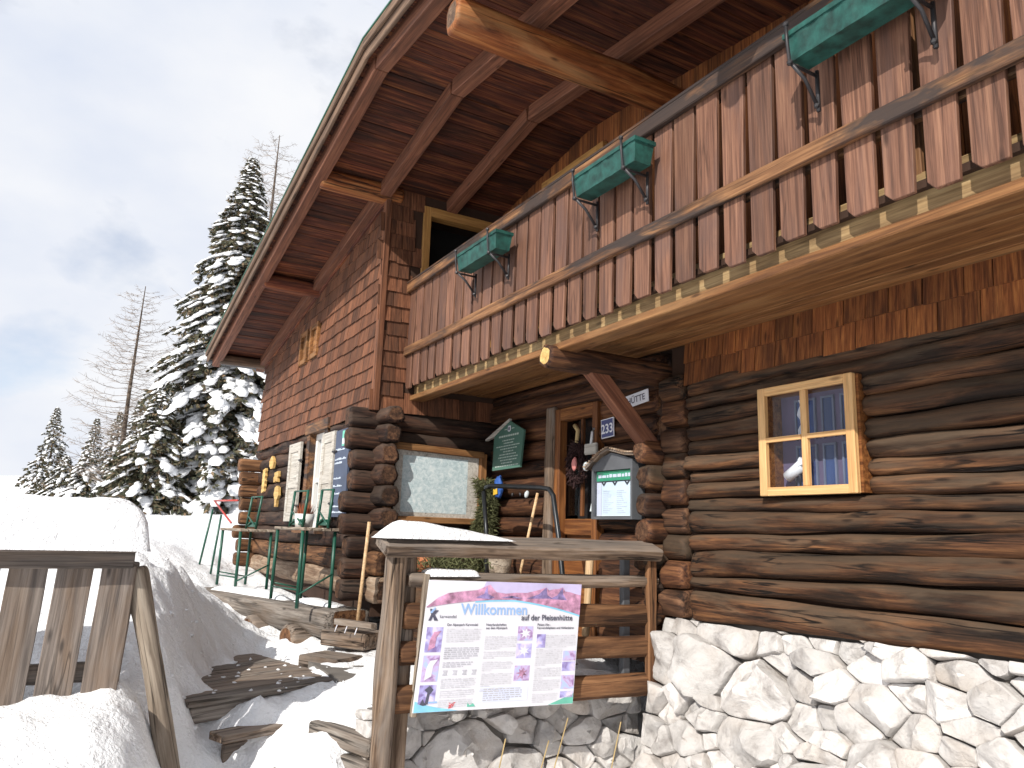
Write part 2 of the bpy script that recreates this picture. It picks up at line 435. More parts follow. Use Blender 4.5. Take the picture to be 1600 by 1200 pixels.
def log_mesh(L, hA, hB, dep, seed, mat, zA=0.0, zB=0.0, power=2.5, wob=0.012, rnd=0.05, nseg=14, step=0.14, endmat=None):
    n = max(5, int(L / step))
    ts = [0, rnd * 0.25 / L, rnd * 0.7 / L, rnd * 1.4 / L] + [(i + 1) / (n + 1) for i in range(n)] + [1 - rnd * 1.4 / L, 1 - rnd * 0.7 / L, 1 - rnd * 0.25 / L, 1]
    ts = sorted(ts)
    vv, ff = [], []
    for i, t_ in enumerate(ts):
        x = t_ * L
        e = min(x, L - x)
        s = 1.0 if e >= rnd * 1.4 else (0.70 + 0.30 * math.sqrt(max(0, 1 - (1 - e / (rnd * 1.4)) ** 2)))
        h = (hA + (hB - hA) * t_) / 2
        zc = zA + (zB - zA) * t_
        q = noise.noise_vector(V((x * 0.9 + seed * 9.7, seed * 1.3, 0)))
        for k in range(nseg):
            an = 2 * math.pi * k / nseg
            c, sn = math.cos(an), math.sin(an)
            r = (abs(c) ** power + abs(sn) ** power) ** (-1 / power)
            w_ = noise.noise(V((x * 2.2 + seed * 5.1, c * 1.6, sn * 1.6 + seed))) * wob * 1.6
            y = (dep * r * c + w_ * c) * s + q.y * wob
            z = (h * r * sn + w_ * sn * 0.5) * s + zc + q.z * wob * 0.5
            vv.append((x, y, z))
    for i in range(len(ts) - 1):
        for k in range(nseg):
            a_, b_ = i * nseg + k, i * nseg + (k + 1) % nseg
            ff.append((a_, a_ + nseg, b_ + nseg, b_))
    ff.append(tuple(range(nseg)))
    o_ = (len(ts) - 1) * nseg
    ff.append(tuple(reversed([o_ + k for k in range(nseg)])))
    me = mesh(vv, [tuple(reversed(q)) for q in ff], True)
    me.materials.append(MATS[mat])
    if endmat:
        me.materials.append(MATS[endmat])
        for i in (len(ff) - 1, len(ff) - 2):
            me.polygons[i].material_index = 1
            me.polygons[i].use_smooth = False
    return me
def tube_vf(pts, r, n=8, r2=None):
    pts = [V(p_) for p_ in pts]
    vv, ff = [], []
    m_ = len(pts)
    for i, p_ in enumerate(pts):
        d = (pts[min(i + 1, m_ - 1)] - pts[max(i - 1, 0)]).normalized()
        up = V((0, 0, 1)) if abs(d.z) < 0.9 else V((1, 0, 0))
        a_ = d.cross(up).normalized(); b_ = d.cross(a_)
        rr = r if r2 is None else r + (r2 - r) * i / (m_ - 1)
        for k in range(n):
            an = 2 * math.pi * k / n
            vv.append(tuple(p_ + a_ * math.cos(an) * rr + b_ * math.sin(an) * rr))
    for i in range(m_ - 1):
        for k in range(n):
            q, s = i * n + k, i * n + (k + 1) % n
            ff.append((q, s, s + n, q + n))
    ff.append(tuple(reversed(range(n)))); ff.append(tuple((m_ - 1) * n + k for k in range(n)))
    return vv, ff
def tube(name, pts, r, mat, parent, n=8, r2=None, label=None):
    v, f = tube_vf([V(p_) - V(pts[0]) for p_ in pts], r, n, r2)
    return add(name, mesh(v, f, True), parent, T(*pts[0]), mat, label=label)
def bm_box(x0, x1, y0, y1, z0, z1, bev=0.0):
    bm = bmesh.new()
    v, f = box_vf(x0, x1, y0, y1, z0, z1)
    bv = [bm.verts.new(q) for q in v]
    for q in f: bm.faces.new([bv[i] for i in q])
    if bev: bmesh.ops.bevel(bm, geom=list(bm.edges), offset=bev, segments=2, affect='EDGES')
    me = bpy.data.meshes.new('box'); bm.to_mesh(me); bm.free()
    return me
def extrude_poly(pts, th):
    """flat outline in local XY, front face at z=0, back at z=-th"""
    n = len(pts)
    vv = [(x, y, 0) for x, y in pts] + [(x, y, -th) for x, y in pts]
    ff = [tuple(range(n)), tuple(reversed(range(n, 2 * n)))] + [(i, i + n, (i + 1) % n + n, (i + 1) % n) for i in range(n)]
    return mesh(vv, ff)
def snow_mesh(L, W, H, seed, nx=26, ny=12, lump=0.25, taper=None, sq=6):
    """rounded drift: length on X from 0, width on Y, flat underside at z=0"""
    vv, ff = [], []
    for i in range(nx + 1):
        u = i / nx
        e = max(0, 1 - abs(2 * u - 1) ** sq) ** 0.5
        hh = H * (taper(u) if taper else 1)
        for j in range(ny + 1):
            v_ = j / ny * 2 - 1
            ww = W / 2 * (0.9 + 0.1 * e)
            pr = (max(0, 1 - abs(v_) ** 3.2)) ** 0.5
            n_ = noise.noise(V((u * L * 2.3 + seed, v_ * W * 1.5, seed * 2.0)))
            n2_ = noise.noise(V((u * L * 9 + seed, v_ * W * 6, seed)))
            z = hh * e * pr * (1 + lump * n_ + 0.07 * n2_)
            vv.append((u * L, v_ * ww * (1 + 0.06 * n_), max(z, 0)))
    k = ny + 1
    for i in range(nx):
        for j in range(ny):
            ff.append((i * k + j, (i + 1) * k + j, (i + 1) * k + j + 1, i * k + j + 1))
    b0 = len(vv)
    vv += [(x, y, -0.004) for x, y, z in vv]
    rim = [j for j in range(k)] + [i * k + ny for i in range(1, nx + 1)] + [nx * k + j for j in range(ny - 1, -1, -1)] + [i * k for i in range(nx - 1, 0, -1)]
    for q, s in zip(rim, rim[1:] + rim[:1]):
        ff.append((q, s, s + b0, q + b0))
    me = mesh(vv, ff, True)
    me.materials.append(MATS['snow'])
    return me
# lettering, converted to flat mesh before the scene fills up
TXT = {}
def letters(key, s, size, align='LEFT', bold=0.0):
    cu = bpy.data.curves.new('lettering', 'FONT')
    cu.body = s; cu.size = size; cu.align_x = align; cu.offset = bold
    o = bpy.data.objects.new('lettering', cu)
    col.objects.link(o)
    dg = bpy.context.evaluated_depsgraph_get()
    me = bpy.data.meshes.new_from_object(o.evaluated_get(dg))
    bpy.data.objects.remove(o)
    TXT[key] = me
letters('will', 'Willkommen', 0.088, bold=0.0016)
letters('auf', 'auf der Pleisenhütte', 0.0475, bold=0.0008)
letters('kar', 'karwendel', 0.026)
letters('h1', 'Der Alpenpark Karwendel', 0.019, bold=0.0003)
letters('h2', 'Naturlandschaften\naus dem Alpenpark', 0.019, bold=0.0003)
letters('h3', 'Pleisen Alm -\nKarwendelspitzen und Höhlenbären', 0.019, bold=0.0003)
letters('233', '233', 0.105, 'CENTER', 0.002)
letters('hut', 'HÜTTE', 0.068, 'CENTER', 0.001)

# ------------------------------------------------------------------ snow ground
CTRL = [(0, 0, -1.75), (2, 0, -1.8), (0, -3, -1.7), (-2, .4, -1.72), (-2, -2, -1.55), (0, 3, -2.2), (-2, 2.5, -2.1), (-3.8, 2.2, -2.0), (-3.9, 3.2, -2.1), (-4.40, 1.95, -1.95), (-4.42, 2.4, -2.0), (-4.42, 2.8, -2.0), (-4.42, 3.3, -2.0), (-4.74, 2.0, -1.05), (-4.74, 2.7, -1.02), (-4.74, 3.3, -1.02), (2, 4, -2.0),
    (-3.4, 1.1, -1.70), (-4.2, 1.1, -1.60), (-4.8, 1.15, -1.52), (-5.02, 1.2, -1.46), (-5.20, 1.20, -1.38), (-5.36, 1.2, -1.20), (-5.5, 1.3, -1.15), (-5.8, 1.05, -1.14), (-6.0, 1.5, -1.14), (-6.5, 1.3, -1.14), (-6.5, 1.7, -1.14), (-7.0, 1.7, -1.13),
    (-3.4, -.1, -1.45), (-4.0, 0, -1.18), (-4.0, .35, -1.25), (-4.3, -.7, -1.05), (-4.65, -.4, -.93), (-4.7, .1, -.90), (-4.7, .35, -.93), (-4.45, .45, -1.08), (-4.78, .47, -1.0), (-4.6, .66, -1.46), (-4.9, .70, -1.48), (-4.3, .62, -1.46), (-3.8, .6, -1.56), (-5.2, -2, -.88), (-4.85, .85, -1.52), (-5.15, .84, -1.38),
    (-5.3, -.3, -.85), (-5.3, .3, -.80), (-5.25, .58, -.90), (-5.4, .55, -.76), (-5.6, .62, -.68), (-6.0, .72, -.60), (-6.3, .80, -.58), (-6.6, .90, -.58), (-7.0, 1.05, -.60), (-7.5, 1.15, -.62), (-8.2, 1.35, -.72), (-5.5, .88, -1.18), (-6.0, .98, -1.15), (-6.5, 1.13, -1.14), (-7.0, 1.32, -1.08), (-7.5, 1.6, -1.0), (-8.4, 1.62, -.92),
    (-6.3, 2.05, -1.06), (-5.6, 1.80, -1.10), (-5.1, 1.62, -1.13), (-4.75, 1.45, -1.28), (-4.45, 1.45, -1.40), (-4.2, 1.5, -1.62), (-6.8, 2.1, -1.08), (-7.3, 1.95, -1.08), (-7.05, 2.05, -1.08), (-7.9, 1.8, -1.0), 
    (-5.5, 2.8, -.98), (-4.75, 2.3, -1.0), (-4.8, 3.2, -.99), (-6.5, 3, -.98), (-8, 2.35, -.92), (-9, 2.3, -.90), (-10.5, 2.2, -.82), (-10, 1.3, -.70), (-12, 2.2, -.6),
    (-9.5, .6, -.40), (-12, 1, -.24), (-14, 2.5, -.10), (-16, 4, .05), (-14, 0, -.22), (-20, 2, .10), (-20, -6, .0), (-30, 0, .5), (-30, 8, .8), (-60, -5, .7), (-60, 10, 1.6), (-100, 0, 1.6), (-100, 30, 5), (-110, -25, 2.5),
    (-10, -2, -.45), (-8, -.5, -.58), (-30, -14, .2), (-8, 8, -1), (-2, 9, -1), (4, 9, -1.2), (10, 0, -2.0), (10, -10, -2.2), (-5, -10, -1.2), (-14, 12, .2), (30, -30, -3), (30, 30, -1), (-200, 0, 4), (-300, 80, 22), (-200, -80, 4), (-40, -60, -2), (-40, 60, 6)]
CA = np.array(CTRL)
def phi(r): return np.sqrt(r * r + 0.02)
_d = np.linalg.norm(CA[:, None, :2] - CA[None, :, :2], axis=2)
_A = np.zeros((len(CA) + 1, len(CA) + 1))
_A[:-1, :-1] = phi(_d); _A[:-1, -1] = 1; _A[-1, :-1] = 1
_w = np.linalg.solve(_A, np.r_[CA[:, 2], 0])
def ground_z(x, y):
    r = np.hypot(CA[:, 0] - x, CA[:, 1] - y)
    return float(phi(r) @ _w[:-1] + _w[-1])
def ground_full(x, y):
    z = ground_z(x, y)
    onl = (-7.1 < x < -5.45 and 0.9 < y < 1.95)
    fall = (.5 if onl else 1.0) if (-16 < x < 2 and -4 < y < 5) else 2.0
    z += 0.05 * fall * noise.noise(V((x * 1.3, y * 1.3, 0)))
    nn = 0.045 * noise.fractal(V((x * 3.4, y * 3.4, 3.1)), 1.0, 2.0, 4)
    if -12 < x < -3 and -2 < y < 3:
        nn += 0.022 * noise.fractal(V((x * 9, y * 9, 1.3)), 0.9, 2.0, 3)
    onland = (-7.1 < x < -5.45 and 0.9 < y < 1.95)
    z += nn * (0.6 if onland else 1.0)
    # cut, crumbled flank of the shovelled path
    if -7.6 < x < -4.6 and 0.4 < y < 1.3:
        z += 0.075 * noise.noise(V((x * 4.5, y * 4.5, 9.0))) + 0.035 * noise.noise(V((x * 11, y * 11, 4.0)))
    return z
def axis(segs):
    out = []
    for a_, b_, st in segs:
        n_ = max(1, int(round((b_ - a_) / st)))
        out += [a_ + (b_ - a_) * i / n_ for i in range(n_)]
    return out + [segs[-1][1]]
gx = axis([(-420, -140, 40), (-140, -50, 9), (-50, -20, 2), (-20, -10, .3), (-10, -3.6, .045), (-3.6, 2, .12), (2, 12, 1), (12, 80, 12)])
gy = axis([(-200, -40, 20), (-40, -8, 3), (-8, -1.4, .3), (-1.4, 2.3, .045), (2.3, 5, .15), (5, 16, 1), (16, 60, 5), (60, 300, 30)])
gv = [(x, y, ground_full(x, y)) for x in gx for y in gy]
ny_ = len(gy)
gf = [(i * ny_ + j, (i + 1) * ny_ + j, (i + 1) * ny_ + j + 1, i * ny_ + j + 1) for i in range(len(gx) - 1) for j in range(ny_ - 1)]
add('snow_ground', mesh(gv, gf, True), None, None, 'snow', kind='structure')

# ------------------------------------------------------------------ the hut
hut = empty('mountain_hut', (-6, 5, -1), 'dark timber mountain hut with shingled upper floor, balcony and wide eaves', 'hut')
XR, YF, YR = -6.955, 2.45, 3.74         # return wall, projecting front, recessed front
XRIDGE, ZRIDGE, SL, SR = -5.31, 3.79, 0.165, 0.105
def ztop(x):
    return ZRIDGE + SL * (x - XRIDGE) if x < XRIDGE else ZRIDGE - SR * (x - XRIDGE)

def log_between(parent, a, b, hA, hB, dep, seed, mat='log_dark', dzB=0.0, power=2.5, wob=0.012, rnd=0.05, endmat=None, name='log'):
    a = V(a); b = V(b)
    d = V((b.x - a.x, b.y - a.y, 0))
    return add(name, log_mesh(d.length, hA, hB, dep, seed, mat, 0, dzB, power, wob, rnd, endmat=endmat), parent, frame(a, d))

# --- near wall of logs with the pine window
near = add('log_wall', join([box_vf(-4.25, -3.27, 3.80, 3.95, -.6, 1.45), box_vf(-3.27, -2.66, 3.80, 3.95, .92, 1.45), box_vf(-3.27, -2.66, 3.80, 3.95, -.6, .27), box_vf(-2.66, 1.6, 3.80, 3.95, -.6, 1.45)]), hut, None, 'void_brown')
JL = [.99, .89, .78, .67, .56, .46, .38, .28, .19, .03, -.07, -.25, -.33, -.53]
JR = [1.04, .92, .81, .69, .57, .46, .36, .25, .17, .08, -.04, -.17, -.33, -.47]
X0, X1 = -4.02, 1.5
def jz(i, x): return JL[i] + (JR[i] - JL[i]) * (x - X0) / 2.15
for i in range(13):
    segs = [(X0 + R.uniform(-.02, .02), X1)]
    if jz(i, -3) > .30 and jz(i + 1, -3) < .90:
        segs = [(X0 + R.uniform(-.02, .02), -3.30), (-2.63, X1)]
    for (xa, xb) in segs:
        za, zb = (jz(i, xa) + jz(i + 1, xa)) / 2, (jz(i, xb) + jz(i + 1, xb)) / 2
        ha, hb = jz(i, xa) - jz(i + 1, xa), jz(i, xb) - jz(i + 1, xb)
        log_between(near, (xa, 3.80, za), (xb, 3.80, zb), ha * .97, hb * .97, .095 + R.uniform(-.012, .012), i * 3.1 + xa, 'log_dark', zb - za, 6.0, .022)
log_between(near, (X0, 3.79, 1.04), (X1, 3.79, 1.10), .10, .10, .085, 77, 'log_dark', .10, 6.0, .02)
for i in range(9):                                        # stubs left of the cross wall
    z = -.44 + i * .19
    log_between(near, (-4.285, 3.80, z), (-4.045, 3.80, z), .185, .185, .10 + R.uniform(-.01, .03), 40 + i, ('log_end_dark', 'log_red', 'log_dark')[i % 3], 0, 3.4, .022, .03)
cross = add('cross_wall', mesh(*box_vf(-4.40, -4.26, 3.78, 6.0, -.6, 1.3)), hut, None, 'void_brown')
for i in range(9):
    z = -.52 + i * .19
    yo = R.uniform(-.04, .08) + (.20 if z > .72 else 0)
    log_between(cross, (-4.345, 3.56 + yo, z), (-4.345, 3.9, z), .17, .19, .075 + R.uniform(-.01, .015), 60 + i, ('log_red', 'log_black', 'log_dark')[i % 3], 0, 3.0, .024, .03, 'log_end_dark', 'log_end_piece')
bl = log_between(cross, (-4.345, 2.73, 1.215), (-4.345, 3.9, 1.215), .17, .19, .085, 71, 'log_red', 0, 2.4, .02, .02, 'carved', 'bracket_log')
board('strut', (-4.345, 3.10, 1.20), (-4.345, 3.66, .66), .12, .10, 'rafter', cross, (1, 0, 0), .008)

# --- recessed entrance wall
ent = add('entrance_wall', join([box_vf(-6.95, -5.80, 3.82, 3.95, -.9, 1.4), box_vf(-5.10, -4.40, 3.82, 3.95, -.9, 1.4), box_vf(-5.80, -5.10, 3.82, 3.95, 1.12, 1.4)]), hut, None, 'void_brown')
zz = [-.90, -.65, -.43, -.22, -.02, .16, .34, .54, .68, .87, 1.08]
for i in range(10):
    z, h = (zz[i] + zz[i + 1]) / 2, zz[i + 1] - zz[i]
    log_between(ent, (-6.97, 3.82, z), (-5.86 + R.uniform(-.04, .02), 3.82, z), h * .97, h * .97, .10, 100 + i, 'log_red', 0, 2.5, .012, .05, 'log_end')
    log_between(ent, (-5.08 + R.uniform(-.03, .03), 3.82, z + .06), (-4.36, 3.82, z + .06), h * .97, h * .97, .10, 120 + i, 'log_red', 0, 2.5, .012, .05, 'log_end')
log_between(ent, (-6.97, 3.80, 1.19), (-4.36, 3.80, 1.19), .19, .19, .10, 131, 'log_red', 0, 3)
log_between(ent, (-6.97, 3.81, 1.33), (-4.36, 3.81, 1.33), .10, .10, .09, 132, 'log_red', 0, 3)
# door
door = add('door', mesh(*box_vf(-5.62, -5.12, 3.80, 3.84, -.85, .14)), hut, None, 'door_wood')
board('door_post', (-5.755, 3.72, -.9), (-5.745, 3.72, 1.13), .13, .10, 'grey_brown', door, (0, -1, 0), .012, .012, 8, 1)
board('door_frame', (-5.645, 3.735, -.85), (-5.645, 3.735, 1.10), .085, .08, 'door_wood', door, (0, -1, 0))
board('door_frame', (-5.085, 3.735, -.85), (-5.085, 3.735, 1.10), .07, .08, 'door_wood', door, (0, -1, 0))
board('door_frame', (-5.60, 3.735, 1.045), (-5.12, 3.735, 1.045), .11, .08, 'door_wood', door, (0, -1, 0))
for z, w_ in ((.10, .14), (-.20, .26), (-.52, .26)):
    board('door_panel', (-5.60, 3.775, z - .03), (-5.12, 3.775, z - .03), w_ * .95, .03, 'door_wood', door, (0, -1, 0))
board('glazing_bar', (-5.35, 3.77, .16), (-5.35, 3.77, .99), .03, .03, 'door_wood', door, (0, -1, 0))
board('glazing_bar', (-5.60, 3.772, .57), (-5.12, 3.772, .57), .022, .026, 'door_wood', door, (0, -1, 0))
for xa in (-5.60, -5.335):
    for za in (.165, .582):
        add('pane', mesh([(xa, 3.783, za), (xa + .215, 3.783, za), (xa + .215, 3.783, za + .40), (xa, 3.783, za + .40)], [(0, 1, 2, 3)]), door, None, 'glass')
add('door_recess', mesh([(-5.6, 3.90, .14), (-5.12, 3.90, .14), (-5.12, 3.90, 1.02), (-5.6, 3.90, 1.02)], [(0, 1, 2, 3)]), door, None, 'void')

# --- projecting ground floor (left)
lw = add('log_wall', join([box_vf(-12.2, -9.30, 2.56, 2.70, -.8, 1.2), box_vf(-8.45, XR - .06, 2.56, 2.70, -.8, 1.2), box_vf(-9.30, -8.45, 2.56, 2.70, -.8, .0)]), hut, None, 'void_brown')
lz = [-.66, -.42, -.20, .0, .2, .4, .6, .8, .98, 1.14]
for i in range(9):
    z, h = (lz[i] + lz[i + 1]) / 2, lz[i + 1] - lz[i]
    mt = 'log_pale' if i == 0 else ('log_end' if i == 1 else 'log_black')
    segs = [(-12.42 + R.uniform(0, .08), -6.70 + R.uniform(-.05, .03))]
    if 3 <= i < 9: segs = [(segs[0][0], -9.33), (-8.42, segs[0][1])]
    for (xa, xb) in segs:
        log_between(lw, (xa, 2.56, z), (xb, 2.56, z), h * .97, h * .97, .095, 200 + i * 2 + xa, mt, 0, 4.0, .024, .025, 'log_end_dark')
rw = add('side_wall', mesh(*box_vf(-7.15, -7.03, 2.6, 3.9, -.8, 1.2)), hut, None, 'void_brown')
for i in range(9):
    z = -.56 + i * .20
    log_between(rw, (-7.03, 2.24 + R.uniform(-.05, .04), z), (-7.03, 3.85, z), .195, .195, .10, 240 + i, 'log_black', 0, 4.0, .024, .025, 'log_end_dark')
fw = add('far_wall', mesh(*box_vf(-12.2, -12.05, 2.6, 9, -.8, 2.45)), hut, None, 'log_dark')
for i in range(8):
    z = -.5 + i * .20
    log_between(fw, (-12.13, 2.22 + R.uniform(-.05, .04), z), (-12.13, 2.9, z), .19, .19, .10, 260 + i, 'log_end', 0, 4.0, .02, .03, 'log_end', 'log_end_piece')
add('rear_wall', mesh(*box_vf(-12.1, 1.5, 8.8, 9.0, -1.2, 2.6)), hut, None, 'log_dark')
add('right_wall', mesh(*box_vf(1.4, 1.55, 3.9, 8.8, -1.2, 2.5)), hut, None, 'log_dark')

# left window with shutters
lwin = add('window', join([box_vf(-9.30, -9.18, 2.44, 2.72, -.02, 1.10), box_vf(-8.57, -8.45, 2.44, 2.72, -.02, 1.10), box_vf(-9.34, -8.40, 2.42, 2.72, 1.10, 1.22), box_vf(-9.36, -8.38, 2.36, 2.72, -.07, -.02)]), hut, None, 'rail_brown')
add('casement', join([box_vf(-9.18, -9.11, 2.52, 2.57, -.02, 1.10), box_vf(-8.64, -8.57, 2.52, 2.57, -.02, 1.10), box_vf(-9.11, -8.64, 2.52, 2.57, 1.03, 1.10), box_vf(-9.11, -8.64, 2.52, 2.57, -.02, .05), box_vf(-8.91, -8.84, 2.51, 2.57, .05, 1.03), box_vf(-9.11, -8.91, 2.53, 2.56, .52, .56), box_vf(-8.84, -8.64, 2.53, 2.56, .52, .56)]), lwin, None, 'white_paint')
add('pane', mesh([(-9.11, 2.560, .04), (-8.64, 2.560, .04), (-8.64, 2.560, 1.04), (-9.11, 2.560, 1.04)], [(0, 1, 2, 3)]), lwin, None, 'glass')
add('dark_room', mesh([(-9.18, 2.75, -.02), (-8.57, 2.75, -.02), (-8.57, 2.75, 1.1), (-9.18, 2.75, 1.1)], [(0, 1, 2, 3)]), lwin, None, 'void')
for xa, xb in ((-9.98, -9.42), (-8.50, -8.04)):
    sh = add('shutter', join([box_vf(xa, xa + .09, 2.40, 2.43, .06, 1.03), box_vf(xb - .09, xb, 2.40, 2.43, .06, 1.03), box_vf(xa + .09, xb - .09, 2.402, 2.43, .06, .17), box_vf(xa + .09, xb - .09, 2.402, 2.43, .47, .57), box_vf(xa + .09, xb - .09, 2.402, 2.43, .92, 1.03), box_vf(xa + .09, xb - .09, 2.415, 2.428, .17, .47), box_vf(xa + .09, xb - .09, 2.415, 2.428, .57, .92)]), lwin, None, 'shutter_grey')
    for z in (.25, .80):
        tube('hinge', [(xb - .01, 2.395, z), (xb + .10, 2.41, z)], .012, 'iron', sh, 6)

# --- upper walls and shingles
SH = []       # (distance, parent, matrix, width bucket, material)
BUCK = (.115, .14, .165, .19, .215)
def shingle_vf(w, h=.205, t0=.015, t1=.004):
    g = .003
    v = [(0, -w / 2 + g, 0), (0, w / 2 - g, 0), (h, w / 2 - g, 0), (h, -w / 2 + g, 0), (0.001, -w / 2 + g, t0), (-.002, w / 2 - g, t0), (h, w / 2 - g, t1), (h, -w / 2 + g, t1)]
    return v, [(0, 3, 2, 1)[::-1], (4, 5, 6, 7)[::-1], (0, 1, 5, 4)[::-1], (1, 2, 6, 5)[::-1], (2, 3, 7, 6)[::-1], (3, 0, 4, 7)[::-1]]
def shingle_field(parent, origin, ud, nd, W, z0, zfun, rowh, mat, skip=None):
    ud = V(ud); nd = V(nd); o = V(origin)
    row = 0
    while True:
        z = z0 + row * rowh
        if z > 4: break
        u = -R.uniform(0, .1)
        while u < W - .02:
            w_ = R.choice(BUCK)
            if u + w_ > W + .02: w_ = BUCK[0]
            uc = u + w_ / 2
            p_ = o + ud * uc
            if z + .10 < zfun(p_.x) and not (skip and skip(p_, z)) and 0 < uc < W:
                q = V((p_.x, p_.y, z + R.uniform(-.007, .007))) + nd * (.012 + R.uniform(0, .004))
                M = frame(q, V((0, 0, 1)) - nd * .055 + ud * R.uniform(-.012, .012), nd)
                SH.append((q.length, parent, M, w_, mat))
            u += w_
        row += 1
        if z > 3.8: break
up_l = mesh([(-12.15, 2.47, 1.14), (XR, 2.47, 1.14), (XR, 2.47, ztop(XR) - .05), (-12.15, 2.47, ztop(-12.15) - .05), (-12.15, 2.62, 1.14), (XR - .02, 2.62, 1.14), (XR - .02, 2.62, ztop(XR) - .05), (-12.15, 2.62, ztop(-12.15) - .05)], [(0, 1, 2, 3), (7, 6, 5, 4), (0, 4, 5, 1), (1, 5, 6, 2), (2, 6, 7, 3), (3, 7, 4, 0)])
clad_l = add('shingle_cladding', up_l, hut, None, 'void_brown')
def vent(p_, z): return -10.05 < p_.x < -9.15 and 2.05 < z + .1 < 2.55
shingle_field(clad_l, (-12.15, 2.465, 0), (1, 0, 0), (0, -1, 0), 5.19, 1.12, lambda x: ztop(x) - .12, .152, 'shingle_red', vent)
clad_r = add('shingle_cladding', join([box_vf(-7.08, -6.965, 2.62, 2.84, 1.14, 3.44), box_vf(-7.08, -6.965, 2.84, 3.95, 1.14, 1.42), box_vf(-7.08, -6.965, 2.84, 3.95, 3.33, 3.44), box_vf(-7.08, -6.965, 3.72, 3.95, 1.42, 3.33)]), hut, None, 'void_brown')
shingle_field(clad_r, (-6.962, 2.45, 0), (0, 1, 0), (1, 0, 0), 1.30, 1.12, lambda x: 3.50, .152, 'shingle_red', lambda p_, z: 2.80 < p_.y and z + .18 > 1.42 and z < 3.33)
board('corner_board', (XR - .02, 2.435, 1.12), (XR - .02, 2.435, 3.42), .06, .03, 'shingle_red', clad_r, (0, -1, 0), .004)
board('corner_board', (XR + .018, 2.45, 1.12), (XR + .018, 2.45, 3.42), .06, .03, 'shingle_red', clad_r, (1, 0, 0), .004)
clad_n = add('shingle_cladding', mesh(*box_vf(-4.02, 1.6, 3.74, 3.80, 1.09, 1.40)), hut, None, 'void_brown')
shingle_field(clad_n, (-4.02, 3.735, 0), (1, 0, 0), (0, -1, 0), 5.4, 1.075, lambda x: 1.44, .155, 'shingle_honey')
SH.sort(key=lambda s: s[0])
SHM = {}
rest = {}
for i, (d, par, M, w_, mat) in enumerate(SH):
    if i < 300:
        k = (w_, mat)
        if k not in SHM:
            v, f = shingle_vf(w_)
            SHM[k] = mesh(v, f); SHM[k].materials.append(MATS[mat])
        add('shingle', SHM[k], par, M)
    else:
        rest.setdefault((par, mat), []).append((M, w_))
for (par, mat), lst in rest.items():
    M0 = frame((-9, 2.45, 2), (0, 0, 1), (0, -1, 0)); inv = M0.inverted()
    pieces = []
    for M, w_ in lst:
        v, f = shingle_vf(w_)
        MM = inv @ M
        pieces.append(([tuple(MM @ V(q)) for q in v], f))
    add('shingles', join(pieces), par, M0, mat, kind='stuff')
# vents high in the left wall
for xa in (-10.0, -9.52):
    vt = add('vent_window', join([box_vf(xa, xa + .06, 2.42, 2.50, 2.08, 2.52), box_vf(xa + .30, xa + .36, 2.42, 2.50, 2.08, 2.52), box_vf(xa + .06, xa + .30, 2.425, 2.50, 2.46, 2.52), box_vf(xa + .06, xa + .30, 2.425, 2.50, 2.08, 2.14)]), hut, None, 'honey')
    add('vent_hatch', mesh(*box_vf(xa + .07, xa + .29, 2.455, 2.465, 2.15, 2.45)), vt, None, 'honey')
# balcony-side opening in the return wall
sw = board('window', (-6.995, 2.88, 1.45), (-6.995, 2.88, 3.32), .08, .13, 'honey_light', hut, (1, 0, 0))
board('jamb', (-6.995, 3.70, 1.45), (-6.995, 3.70, 3.32), .08, .13, 'honey_light', sw, (1, 0, 0))
board('lintel', (-6.994, 2.92, 3.27), (-6.994, 3.66, 3.27), .10, .128, 'honey_light', sw, (1, 0, 0))
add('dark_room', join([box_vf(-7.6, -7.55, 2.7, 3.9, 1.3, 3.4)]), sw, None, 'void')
board('casement', (-7.10, 2.97, 2.55), (-7.02, 3.55, 3.02), .07, .04, 'honey_light', sw, (1, 0, 0))
board('casement', (-7.16, 2.95, 1.5), (-7.16, 2.95, 3.2), .07, .04, 'door_wood', sw, (1, 0, 0))
# recessed upper wall of upright boards behind the balcony
upw = add('board_wall', join([box_vf(-6.97, 1.6, 3.80, 3.95, 1.40, 3.2), box_vf(-6.97, -2.4, 3.80, 3.95, 3.2, 3.36)]), hut, None, 'void_brown')
x = -6.94
while x < -0.6:
    w_ = R.choice((.13, .15, .17))
    if not (-6.02 < x + w_ / 2 < -5.05):
        board('wall_board', (x + w_ / 2, 3.775 + R.uniform(0, .008), 1.42), (x + w_ / 2, 3.775, ztop(x + w_ / 2) - .08), w_ - .004, .025, 'shingle_honey', upw, (0, -1, 0), .003)
    else:
        board('wall_board', (x + w_ / 2, 3.78, 3.46), (x + w_ / 2, 3.78, ztop(x + w_ / 2) - .08), w_ - .004, .025, 'shingle_honey', upw, (0, -1, 0), .003)
    x += w_
bd = add('balcony_door', join([box_vf(-6.06, -5.96, 3.72, 3.80, 1.43, 3.45), box_vf(-5.14, -5.04, 3.72, 3.80, 1.43, 3.45), box_vf(-5.96, -5.14, 3.722, 3.80, 3.30, 3.45)]), hut, None, 'honey_light')
add('door_leaf', mesh(*box_vf(-5.95, -5.15, 3.76, 3.79, 1.45, 3.29)), bd, None, 'door_wood')

